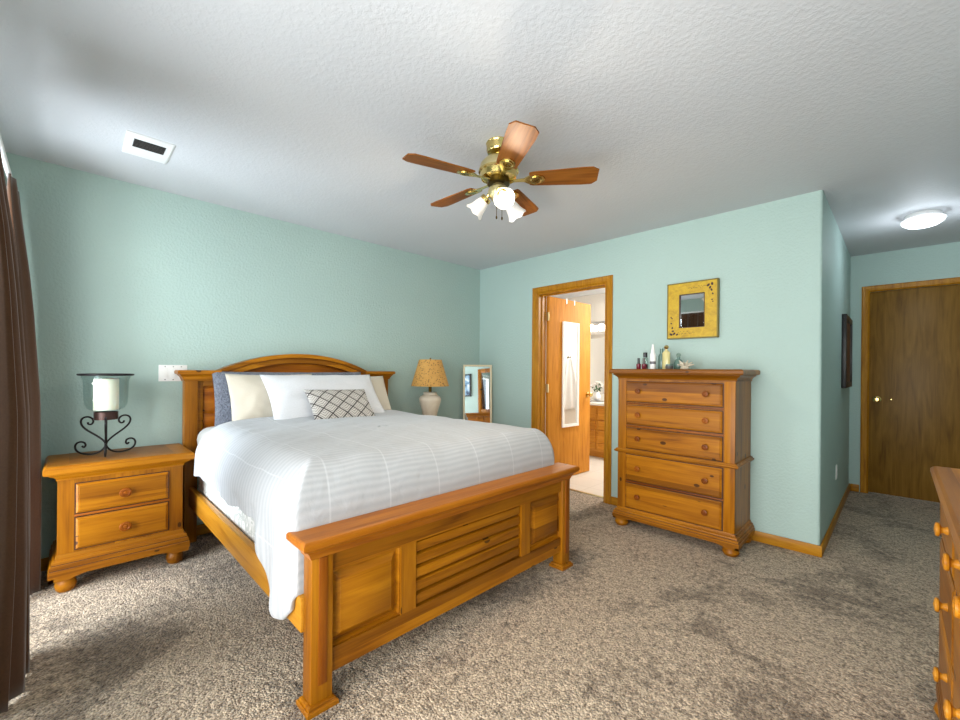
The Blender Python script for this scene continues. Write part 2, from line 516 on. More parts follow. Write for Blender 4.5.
# back wall with the bathroom doorway, outer corner rounded
b = B().box(0.0, DX0, 0.0, 0.12, 0, H).box(DX0, DX1, 0.0, 0.12, DZ, H)
pts = [(DX1, 0.0)] + [(XH - 0.018 + 0.018 * math.sin(a), 0.018 - 0.018 * math.cos(a)) for a in [PI / 2 * i / 6 for i in range(7)]] + [(XH, 0.12), (DX1, 0.12)]
b.prism(pts, 'z', 0, H)
struct(b.build('wall_back', M['teal']))
struct(B().box(XH - 0.12, XH, 0.12, YH, 0, H).build('wall_hall', M['teal']))
HD0, HD1, HDZ = 3.375, 4.165, 2.055
struct(B().box(XH - 0.12, HD0, YH, YH + 0.12, 0, H).box(HD1, XR + 0.12, YH, YH + 0.12, 0, H).box(HD0, HD1, YH, YH + 0.12, HDZ, H).build('wall_end', M['teal']))
struct(B().box(XR, XR + 0.12, YN - 0.12, YH + 0.12, 0, H).build('wall_right', M['teal']))
# near wall with the left window opening and an added one for fill light
W1 = (0.30, 1.45, 0.04, 2.19)
W2_FILL = (2.0, 4.10, 0.04, 2.19)  # added window behind the camera, lets in soft fill light
b = B()
b.box(0, W1[0], YN - 0.12, YN, 0, H).box(W1[1], W2_FILL[0], YN - 0.12, YN, 0, H).box(W2_FILL[1], XR, YN - 0.12, YN, 0, H)
for q in (W1, W2_FILL):
    b.box(q[0], q[1], YN - 0.12, YN, 0, q[2]).box(q[0], q[1], YN - 0.12, YN, q[3], H)
struct(b.build('wall_near', M['teal']))
for k, q in enumerate((W1, W2_FILL)):  # the second window is unseen, added for its light
    r = bpy.data.objects.new('window_%d' % (k + 1), None); COL.objects.link(r); struct(r)
    r.location = ((q[0] + q[1]) / 2, YN - 0.06, q[2])
    wx, hz = (q[1] - q[0]) / 2, q[3] - q[2]
    fb = B().box(-wx, -wx + 0.05, -0.04, 0.04, 0, hz).box(wx - 0.05, wx, -0.04, 0.04, 0, hz)
    fb.box(-wx + 0.05, wx - 0.05, -0.04, 0.04, 0, 0.05).box(-wx + 0.05, wx - 0.05, -0.04, 0.04, hz - 0.05, hz).box(-0.025, 0.025, -0.035, 0.035, 0.05, hz - 0.05)
    fb.build('window_frame', M['white_paint'], r)
    B().box(-wx + 0.05, wx - 0.05, -0.003, 0.003, 0.05, hz - 0.05).build('window_pane', M['pane'], r)
# bathroom walls
struct(B().box(-0.75, 2.05, 2.38, 2.5, 0, H).build('wall_bathroom_back', M['bathwall']))
struct(B().box(1.95, 2.05, 0.12, 2.38, 0, H).build('wall_bathroom_right', M['bathwall']))
struct(B().box(-0.75, -0.65, 0.12, 2.38, 0, H).build('wall_bathroom_left', M['bathwall']))
struct(B().box(-0.65, DX0 - 0.02, 0.12, 0.135, 0, H).box(DX1 + 0.02, 1.95, 0.12, 0.135, 0, H).box(DX0 - 0.02, DX1 + 0.02, 0.12, 0.135, DZ + 0.02, H).build('wall_bathroom_front', M['bathwall']))
area('bathroom_fill', (1.62, 1.75, 2.40), (1.1, 0.9, 0), 0.5, 0.9, 130, (1.0, 0.97, 0.93))  # added lamp under the ceiling to brighten bathroom and door

# baseboards
BB = 0.075
def baseboard(name, x0, x1, y0, y1, g):
    dx, dy = x1 - x0, y1 - y0
    bb = B()
    bb.box(x0, x1, y0, y1, 0.0, BB, 0.004)
    struct(bb.build(name, oak_trim[g]))
baseboard('baseboard_left', 0.0, 0.013, YN, 0.0, 'y')
baseboard('baseboard_back', 0.013, 0.83, -0.013, 0.0, 'x')
baseboard('baseboard_back_right', 1.74, XH + 0.013, -0.013, 0.0, 'x')
baseboard('baseboard_hall', XH, XH + 0.013, 0.0, YH, 'y')
baseboard('baseboard_end', XH + 0.013, HD0 - 0.065, YH - 0.013, YH, 'x')
baseboard('baseboard_right', XR - 0.013, XR, YN, YH, 'y')

# door casings and jambs
def casing(name, x0, x1, z1, y, mat, wd=0.062, t=0.016):
    prof = [(0.0, 0.35), (0.15, 0.9), (0.5, 0.75), (0.85, 1.0), (1.0, 0.6)]
    bb = B()
    # mitred moulding swept along left leg, head, right leg
    path = [((x0, 0.0), (-1, 0)), ((x0, z1), (-1, 1)), ((x1, z1), (1, 1)), ((x1, 0.0), (1, 0))]
    rings = []
    pr = [(0.0, 0.0)] + [(0.006 + a * (wd - 0.006), h * t) for a, h in prof] + [(wd, 0.0)]
    for (px, pz), (dx, dz) in path:
        rings.append([bb.bm.verts.new((px + dx * o, y - h, pz + dz * o)) for o, h in pr])
    for r0, r1 in zip(rings, rings[1:]):
        for i in range(len(pr) - 1):
            bb.bm.faces.new((r0[i], r0[i + 1], r1[i + 1], r1[i]))
        bb.bm.faces.new((r0[-1], r0[0], r1[0], r1[-1]))
    bb.bm.faces.new(rings[0]); bb.bm.faces.new(rings[-1])
    return struct(bb.build(name, mat, smooth=12))
casing('trim_1', DX0 + 0.006, DX1 - 0.006, DZ - 0.006, 0.0, oak_trim['z'], 0.068)
casing('trim_2', HD0 + 0.004, HD1 - 0.004, HDZ - 0.004, YH, oak_trim['z'])
# jambs with stop
j = B().box(DX0, DX0 + 0.016, 0.0, 0.135, 0, DZ).box(DX1 - 0.016, DX1, 0.0, 0.135, 0, DZ).box(DX0 + 0.016, DX1 - 0.016, 0.0, 0.135, DZ - 0.016, DZ)
j.box(DX0 + 0.016, DX0 + 0.026, 0.055, 0.085, 0, DZ - 0.016).box(DX1 - 0.026, DX1 - 0.016, 0.055, 0.085, 0, DZ - 0.016).box(DX0 + 0.026, DX1 - 0.026, 0.055, 0.085, DZ - 0.026, DZ - 0.016)
struct(j.build('trim_3', oak_trim['z']))
struct(B().box(DX0 + 0.016, DX1 - 0.016, 0.115, 0.145, 0.0, 0.008, 0.003).build('trim_4', M['brass_cream']))

# bathroom door leaf, standing open into the bathroom
d1 = bpy.data.objects.new('door_1', None); COL.objects.link(d1); struct(d1)
d1.location = (0.916, 0.145, 0.012); d1.rotation_euler = (0, 0, R(-2.3))
B().box(-0.036, 0.0, 0.004, 0.815, 0.0, 2.02, 0.002).build('door_leaf', oak_door, d1)
for z in (0.22, 1.02, 1.80):
    B().box(-0.036, 0.002, -0.001, 0.004, z - 0.045, z + 0.045).lathe([(0.006, z - 0.045), (0.006, z + 0.045)], (0.004, -0.004, 0), 10).build('hinge', M['brass_cream'], d1)
def knob_set(parent, loc, mat4):
    kb = B().lathe([(0.0, 0.0), (0.032, 0.0), (0.032, 0.006), (0.014, 0.010), (0.011, 0.026), (0.018, 0.032), (0.027, 0.042), (0.027, 0.054), (0.018, 0.064), (0.0, 0.066)], loc, 24, mat4)
    return kb.build('door_knob', M['brass'], parent)
knob_set(d1, (0.0, 0.755, 0.93), Matrix.Rotation(PI / 2, 4, 'Y'))
knob_set(d1, (-0.036, 0.755, 0.93), Matrix.Rotation(-PI / 2, 4, 'Y'))

# hall door, closed
d2 = bpy.data.objects.new('door_2', None); COL.objects.link(d2); struct(d2)
d2.location = (HD0, YH + 0.02, 0.012)
B().box(0.004, HD1 - HD0 - 0.004, 0.0, 0.036, 0.0, HDZ - 0.016, 0.002).build('door_leaf', oak_hall_dim, d2)
B().box(-0.0, 0.004, -0.018, 0.06, 0, HDZ - 0.012).build('door_jamb', oak_trim['z'], d2)
knob_set(d2, (0.062, 0.0, 0.948), Matrix.Rotation(PI / 2, 4, 'X'))
B().lathe([(0.0, 0.0), (0.006, 0.0), (0.006, 0.004), (0.0, 0.005)], (0.165, 0.0, 0.952), 12, Matrix.Rotation(PI / 2, 4, 'X')).build('door_pin', M['brass'], d2)

# ================================================================ CASE FURNITURE
def turned_knob(parent, x, y, z, r=0.02, name='knob', mat=None, depth=0.03):
    m4 = Matrix.Rotation(PI / 2, 4, 'X')      # axis to local -y
    k = depth / 0.03
    pr = [(0.0, 0.0), (r * 0.62, 0.0), (r * 0.55, 0.004 * k), (r * 0.42, 0.010 * k), (r * 0.5, 0.014 * k), (r * 0.95, 0.018 * k), (r, 0.022 * k), (r * 0.92, 0.026 * k), (r * 0.62, 0.0275 * k), (r * 0.55, 0.0255 * k), (r * 0.35, 0.0255 * k), (r * 0.28, 0.028 * k), (0.0, 0.0295 * k)]
    return B().lathe(pr, (x, y, z), 24, m4).build(name, mat or pine_dark['x'], parent)

def drawer(parent, x0, x1, z0, z1, y, knobs, kr=0.02, mat=None, kmat=None, kdepth=0.03, proud=0.019):
    """drawer front standing proud of y (towards -y), with lipped edges; knobs = list of (x,z)"""
    d = B().loft('y', (x0, x1, z0, z1), [(y + 0.01, 0.0), (y - proud * 0.5, 0.0), (y - proud * 0.55, -0.002), (y - proud * 0.8, -0.008), (y - proud * 0.8, -0.011), (y - proud, -0.013)]).build('drawer', mat or pine['x'], parent, smooth=10)
    B().box(x0 - 0.006, x1 + 0.006, y - 0.0015, y + 0.008, z0 - 0.007, z1 + 0.005).build('drawer_gap_shade', M['gap_shade'], d)  # dark frame that paints the shadow gap around the drawer
    for kx, kz in knobs:
        turned_knob(d, kx, y - proud, kz, kr, mat=kmat, depth=kdepth)
    return d

def bun_foot(parent, x, y, r=0.05, h=0.062):
    return B().lathe([(0.0, 0.0), (r * 0.62, 0.0), (r * 0.86, h * 0.14), (r, h * 0.45), (r * 0.92, h * 0.75), (r * 0.7, h), (0.0, h)], (x, y, 0), 28).build('foot', pine['x'], parent)

def bracket_base(parent, W, D, zb, zt, bod, out, name='base'):
    """moulded plinth with scrolled bracket corners; body footprint x +-W/2, y -D..0"""
    bb = B()
    rect = (-W / 2, W / 2, -D, 0.0)
    zm = zb + (zt - zb) * 0.16
    hh = zt - zm
    bb.loft('z', rect, [(zm, out), (zm + hh * 0.30, out), (zm + hh * 0.34, out * 0.90), (zm + hh * 0.34, out * 0.78), (zm + hh * 0.38, out * 0.78), (zm + hh * 0.38, out * 0.86), (zm + hh * 0.52, out * 0.84),
                        (zm + hh * 0.56, out * 0.72), (zm + hh * 0.56, out * 0.55), (zm + hh * 0.60, out * 0.55), (zm + hh * 0.60, out * 0.64), (zm + hh * 0.72, out * 0.58), (zm + hh * 0.78, out * 0.36), (zm + hh * 0.78, out * 0.22), (zm + hh * 0.9, 0.006), (zt, 0.003), (zt, 0.0)], (1, 1, 1, 0))
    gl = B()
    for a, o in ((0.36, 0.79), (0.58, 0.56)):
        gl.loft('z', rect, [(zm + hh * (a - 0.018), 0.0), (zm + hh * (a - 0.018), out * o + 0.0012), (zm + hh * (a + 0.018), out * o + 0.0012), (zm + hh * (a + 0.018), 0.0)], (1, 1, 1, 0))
    gl.build('groove_shade', M['gap_shade'], parent)  # dark strips painting shade into the moulding recesses
    # brackets
    Wf, Df = W / 2 + out - 0.004, D + out - 0.004
    br = 0.15
    for sgn in (-1, 1):
        pts = [(sgn * Wf, zm), (sgn * Wf, zb), (sgn * (Wf - br * 0.55), zb)]
        for i in range(7):
            a = i / 6
            pts.append((sgn * (Wf - br * 0.55 - br * 0.5 * a), zb + (zm - zb) * (a ** 0.6)))
        bb.prism(pts, 'y', -Df, -Df + 0.02)
        q = [(-Df, zm), (-Df, zb), (-Df + br * 0.55, zb)] + [(-Df + br * 0.55 + br * 0.5 * i / 6, zb + (zm - zb) * ((i / 6) ** 0.6)) for i in range(7)]
        bb.prism(q, 'x', sgn * Wf, sgn * (Wf - 0.02))
        q = [(0, zm), (0, zb), (-br * 0.5, zb), (-br * 0.8, zm)]
        bb.prism(q, 'x', sgn * Wf, sgn * (Wf - 0.02))
    return bb.build(name, pine['x'], parent, smooth=12)

def make_nightstand():
    t = thing('nightstand', 'two-drawer pine nightstand left of the bed beside the brown curtain', 'nightstand', group='matching pine nightstands')
    W, D, Ht = 0.555, 0.388, 0.690
    # carcass with stiles
    c = B().box(-W / 2, W / 2, -D, 0, 0.10, 0.63)
    c.build('body', pine['z'], t)
    B().loft('z', (-W / 2, W / 2, -D, 0), [(0.606, 0.0), (0.606, 0.006), (0.612, 0.006), (0.612, 0.002), (0.616, 0.004), (0.626, 0.014), (0.636, 0.030), (0.640, 0.034), (0.640, 0.028), (0.644, 0.028), (0.644, 0.048), (0.652, 0.054), (0.674, 0.054), (0.684, 0.048), (0.690, 0.040), (0.690, 0.0)], (1, 1, 1, 0)).build('top_moulding', pine['x'], t, smooth=12)
    B().box(-W / 2 + 0.045, W / 2 - 0.045, -D - 0.040, -0.002, 0.690, 0.6915).build('top_panel', pine['x'], t)
    drawer(t, -0.205, 0.203, 0.418, 0.578, -D, [(0.0, 0.497)], 0.028)
    drawer(t, -0.205, 0.203, 0.222, 0.392, -D, [(0.0, 0.302)], 0.028)
    for z in (0.405,):
        B().box(-0.212, 0.210, -D - 0.008, -D + 0.01, z - 0.006, z + 0.006, 0.002).build('drawer_divider', pine_dark['x'], t)
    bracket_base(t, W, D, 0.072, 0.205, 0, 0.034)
    for sx in (-1, 1):
        for y in (-D + 0.022, -0.06):
            bun_foot(t, sx * (W / 2 - 0.035), y, 0.045, 0.074)
    return t
ns = make_nightstand()
ns.location = (0.032, -3.312, 0); ns.rotation_euler = (0, 0, PI / 2)
ns2 = copy_tree(ns)
ns2.location = (0.032, -0.985, 0)
ns2['label'] = 'pine nightstand on the far side of the bed, holding the lamp with the tan shade'

# chest of drawers on the back wall
def make_chest():
    t = thing('chest_of_drawers', 'tall knotty pine chest of five drawers against the back wall', 'chest of drawers', (2.425, -0.02, 0))
    W, D = 0.82, 0.40
    B().box(-W / 2, W / 2, -D, 0, 0.10, 1.175).build('body', pine['z'], t)
    for sx in (-1, 1):
        B().box(sx * (W / 2 - 0.062), sx * W / 2, -D - 0.004, -D + 0.01, 0.15, 1.165, 0.002).build('stile', pine['z'], t)
    B().loft('z', (-W / 2, W / 2, -D, 0), [(1.158, 0.0), (1.158, 0.007), (1.164, 0.007), (1.164, 0.003), (1.168, 0.005), (1.180, 0.012), (1.194, 0.030), (1.200, 0.038), (1.200, 0.032), (1.204, 0.032), (1.204, 0.050), (1.212, 0.056), (1.230, 0.056), (1.237, 0.050), (1.240, 0.044), (1.240, 0.0)], (1, 1, 1, 0)).build('top_moulding', pine['x'], t, smooth=12)
    B().loft('z', (-W / 2, W / 2, -D, 0), [(0.582, 0.0), (0.584, 0.016), (0.592, 0.024), (0.600, 0.024), (0.604, 0.016), (0.612, 0.012), (0.616, 0.0)], (1, 1, 1, 0)).build('belt_moulding', pine['x'], t, smooth=12)
    zs = [(0.988, 1.142, 1.079), (0.810, 0.955, 0.865), (0.622, 0.780, 0.690), (0.372, 0.570, 0.478), (0.158, 0.348, 0.262)]
    for z0, z1, kz in zs:
        kz = (z0 + z1) / 2 + 0.005
        drawer(t, -0.342, 0.334, z0, z1, -D, [(-0.240, kz), (0.236, kz)], 0.021)
    for z in (0.972, 0.795, 0.360):
        B().box(-0.348, 0.342, -D - 0.009, -D + 0.01, z - 0.005, z + 0.005, 0.002).build('drawer_divider', pine_dark['x'], t)
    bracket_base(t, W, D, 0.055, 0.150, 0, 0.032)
    for sx in (-1, 1):
        for y in (-D + 0.015, -0.06):
            bun_foot(t, sx * (W / 2 - 0.025), y, 0.052, 0.058)
    return t
chest = make_chest()

# dresser at the right wall, front facing -x
def make_dresser():
    t = thing('dresser', 'long low pine dresser with round knobs along the right wall', 'dresser', (XR - 0.022, -1.87, 0), -PI / 2)
    L, D, Ht = 1.14, 0.53, 0.88
    kn = wood('light_pine_knob', 'x', lin(200, 138, 40), lin(178, 114, 22), lin(146, 84, 12), knot=0, var=0.05)
    B().box(-L / 2, L / 2, -D, 0, 0.08, 0.83).build('body', pine['z'], t)
    B().loft('z', (-L / 2, L / 2, -D, 0), [(0.815, 0.002), (0.826, 0.006), (0.838, 0.016), (0.846, 0.020), (0.849, 0.024), (0.858, 0.030), (0.868, 0.030), (0.876, 0.024), (0.880, 0.016), (0.880, 0.0)], (1, 1, 1, 0)).build('top_moulding', pine['x'], t, smooth=12)
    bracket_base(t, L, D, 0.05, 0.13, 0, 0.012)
    # local x = -(world y +1.87) ; far end is local -0.57
    far = [(0.655, 0.80, 0.752), (0.415, 0.635, 0.525), (0.16, 0.395, 0.315)]
    for z0, z1, kz in far:
        drawer(t, -0.53, -0.02, z0, z1, -D, [(-0.175, kz)], 0.021, kmat=kn, kdepth=0.030, proud=0.008)
    near = [(0.655, 0.80, 0.760), (0.345, 0.635, 0.445), (0.16, 0.325, 0.24)]
    for i, (z0, z1, kz) in enumerate(near):
        drawer(t, 0.02, 0.53, z0, z1, -D, [(0.160, kz), (0.440, kz)] if i == 0 else [(0.24, kz)], 0.021, kmat=kn, kdepth=0.030, proud=0.008)
    for sx in (-1, 1):
        for y in (-D + 0.03, -0.06):
            bun_foot(t, sx * (L / 2 - 0.05), y, 0.05, 0.055)
    return t
dresser = make_dresser()
dm = thing('dresser_mirror', 'wood framed mirror standing on the dresser against the right wall', 'mirror', (XR - 0.04, -1.80, 0.881), -PI / 2)
b = B()
for q in ((-0.46, -0.38, 0.0, 1.0), (0.38, 0.46, 0.0, 1.0)):
    b.box(q[0], q[1], -0.05, 0.0, q[2], q[3], 0.005)
b.box(-0.38, 0.38, -0.05, 0.0, 0.0, 0.09, 0.005).box(-0.38, 0.38, -0.05, 0.0, 0.91, 1.0, 0.005)
b.build('frame', pine['z'], dm)
B().box(-0.38, 0.38, -0.02, -0.01, 0.09, 0.91).build('glass', M['silver'], dm)

# ================================================================ BED
bed = thing('bed', 'queen bed frame in knotty pine with arched headboard and panelled footboard', 'bed', (1.13, -2.13, 0))
BX, BY = -1.13, 2.13
def bp(name, b, mat, parent=bed, smooth=30):
    return b.xf(Matrix.Translation((BX, BY, 0))).build(name, mat, parent, smooth)
# --- footboard (world coordinates, shifted to the bed's base)
FX0, FX1 = 2.075, 2.145
for y0, y1 in ((-2.942, -2.862), (-1.392, -1.314)):
    b = B().box(FX0, FX1, y0, y1, 0.03, 0.56, 0.003)
    po = bp('footboard_post', b, pine['z'])
    ym = (y0 + y1) / 2
    bp('post_inlay', B().box(FX1 - 0.002, FX1 + 0.004, ym - 0.014, ym + 0.018, 0.09, 0.545, 0.002), pine_dark['z'], po)
    bp('post_foot', B().loft('z', (FX0, FX1, y0, y1), [(0.0, 0.017), (0.014, 0.017), (0.017, 0.013), (0.017, 0.010), (0.026, 0.008), (0.030, 0.001), (0.030, 0.0)]), pine['y'], po)
bp('footboard_top_rail', B().box(2.088, 2.132, -2.868, -1.384, 0.478, 0.56), pine['y'])
bp('footboard_bottom_rail', B().box(2.088, 2.132, -2.868, -1.384, 0.105, 0.192), pine['y'])
for y0, y1 in ((-2.560, -2.482), (-1.772, -1.694)):
    bp('footboard_stile', B().box(2.088, 2.132, y0, y1, 0.192, 0.478), pine['z'])
for y0, y1 in ((-2.868, -2.560), (-1.694, -1.384)):
    bp('raised_panel', B().loft('x', (y0, y1, 0.192, 0.478), [(2.095, 0.0), (2.124, 0.0), (2.126, -0.004), (2.118, -0.008), (2.110, -0.010), (2.110, -0.018), (2.128, -0.044), (2.129, -0.046)]), wood('panel_pine', 'y', PINE_L, PINE_M, PINE_D, board=0.095, knot=0.15, var=0.5))
b = B()
n = 5
for i in range(n):
    z0 = 0.192 + 0.286 * i / n; z1 = 0.192 + 0.286 * (i + 1) / n
    b.loft('x', (-2.482, -1.772, z0 + 0.001, z1 - 0.001), [(2.100, 0.0), (2.110, 0.0), (2.124, -0.008), (2.126, -0.014)])
bp('panel_backing', B().box(2.094, 2.108, -2.482, -1.772, 0.192, 0.478), M['gap_shade'])  # dark backing paints the shade between the planks
bp('plank_panel', b, wood('plank_pine', 'y', PINE_L, PINE_M, PINE_D, board=0.0572, knot=0.3, var=0.35))
bp('footboard_cap', B().loft('z', (FX0, FX1, -2.942, -1.326), [(0.548, 0.0), (0.548, 0.006), (0.554, 0.008), (0.568, 0.014), (0.582, 0.024), (0.590, 0.034), (0.590, 0.029), (0.594, 0.029), (0.594, 0.042), (0.601, 0.046), (0.616, 0.046), (0.623, 0.042), (0.626, 0.036), (0.626, 0.0)]), wood('cap_pine', 'y', lin(186, 116, 24), lin(164, 94, 12), lin(122, 62, 5), board=0.3, knot=0.15, var=0.1), smooth=12)
# --- headboard
HX0, HX1 = 0.035, 0.125
for y0, y1 in ((-2.978, -2.902), (-1.432, -1.358)):
    b = B().box(HX0, HX1, y0, y1, 0.0, 1.16, 0.003)
    po = bp('headboard_post', b, pine['z'])
AC, AH, A0z, AP = -2.188, 0.600, 1.200, 1.340
rise = AP - A0z
AR = (AH * AH + rise * rise) / (2 * rise); Az = AP - AR
def arc(r, n=36, ext=0.0):
    am = math.asin(min(0.999, AH / AR)) + ext
    return [(AC + r * math.sin(-am + 2 * am * i / n), Az + r * math.cos(-am + 2 * am * i / n)) for i in range(n + 1)]
# caps left and right of the arch
for y0, y1 in ((-2.981, AC - AH + 0.02), (AC + AH - 0.02, -1.352)):
    sides = (1, 1, 1, 0) if y0 < -2.5 else (1, 1, 0, 1)
    bp('headboard_cap', B().loft('z', (HX0 - 0.0, HX1, y0, y1), [(1.128, 0.0), (1.128, 0.006), (1.134, 0.006), (1.142, 0.010), (1.156, 0.016), (1.168, 0.028), (1.172, 0.034), (1.172, 0.030), (1.176, 0.030), (1.176, 0.042), (1.184, 0.045), (1.196, 0.045), (1.203, 0.038), (1.203, 0.0)], (0, 1, sides[2], sides[3])), pine['y'], smooth=12)
# panel body below the arch
outer = arc(AR - 0.02)
poly = [(-2.905, 0.45), (-1.430, 0.45), (-1.430, 1.15), (AC + AH, 1.15)] + [(y, max(z, 1.15)) for y, z in reversed(outer)] + [(AC - AH, 1.15), (-2.905, 1.15)]
bp('headboard_panel', B().prism(poly, 'x', 0.055, 0.085), wood('headboard_pine', 'y', lin(186, 112, 18), lin(162, 90, 8), lin(116, 56, 3), board=0.092, knot=0.15, var=0.3))
b = B()
for z in (0.60, 0.70, 0.80, 0.90, 1.0, 1.08):
    b.box(0.084, 0.092, -2.866, -1.472, z - 0.092, z - 0.008, 0.004)
bp('headboard_planks', b, wood('headboard_plank_pine', 'y', lin(180, 108, 16), lin(156, 84, 8), lin(110, 52, 3), board=0.1, knot=0.1, var=0.3))
b = B().box(0.084, 0.105, -2.905, -2.868, 0.45, 1.14, 0.003).box(0.084, 0.105, -1.470, -1.430, 0.45, 1.14, 0.003).box(0.084, 0.105, -2.868, -1.470, 1.09, 1.14, 0.003)
bp('headboard_frame', b, pine['y'])
def arch_band(r0, r1, x0, x1, name, mat):
    a, c = arc(r1, 40), arc(r0, 40)
    a = [(y, max(z, 1.15)) for y, z in a]; c = [(y, max(z, 1.148)) for y, z in c]
    b = B(); n = len(a)
    rows = []
    for (ya, za), (yc, zc) in zip(a, c):
        rows.append([b.bm.verts.new((x0, yc, zc)), b.bm.verts.new((x1, yc, zc)), b.bm.verts.new((x1, ya, za)), b.bm.verts.new((x0, ya, za))])
    for q, p in zip(rows, rows[1:]):
        for i in range(4):
            b.bm.faces.new((q[i], q[(i + 1) % 4], p[(i + 1) % 4], p[i]))
    b.bm.faces.new(rows[0][::-1]); b.bm.faces.new(rows[-1])
    bp(name, b, mat, smooth=20)
arch_band(AR - 0.030, AR, 0.045, 0.150, 'arch_moulding', pine['y'])
arch_band(AR - 0.036, AR - 0.030, 0.050, 0.130, 'arch_moulding', pine_dark['y'])
arch_band(AR - 0.072, AR - 0.036, 0.050, 0.138, 'arch_moulding', pine['y'])
arch_band(AR - 0.080, AR - 0.072, 0.050, 0.115, 'arch_moulding', pine_dark['y'])
# --- side rails
for y0, y1 in ((-2.952, -2.920), (-1.385, -1.353)):
    bp('side_rail', B().box(0.125, 2.078, y0, y1, 0.262, 0.388, 0.003), wood('rail_pine', 'x', lin(200, 142, 44), lin(180, 120, 28), lin(146, 88, 14), board=0.4, knot=0.05, var=0.1))
bp('slat_base', B().box(0.13, 2.07, -2.92, -1.385, 0.30, 0.318), pine_dark['y'])

# box spring and mattress
def soft_box(x0, x1, y0, y1, z0, z1, r):
    return B().box(x0, x1, y0, y1, z0, z1, r, 5)
bs = soft_box(0.15, 2.045, -2.905, -1.400, 0.32, 0.535, 0.03).build('box_spring', M['damask'])
tag(bs, 'white damask box spring resting inside the bed rails', 'box spring')
mt = thing('mattress', 'queen mattress with pale grey sheet under the white comforter', 'mattress', (1.1, -2.15, 0.537))
soft_box(-0.955, 0.885, -0.765, 0.745, 0.0, 0.13, 0.035).build('mattress_body', M['damask'], mt)
soft_box(-0.958, 0.888, -0.775, 0.755, 0.100, 0.275, 0.085).build('fitted_sheet', M['grey_sheet'], mt)

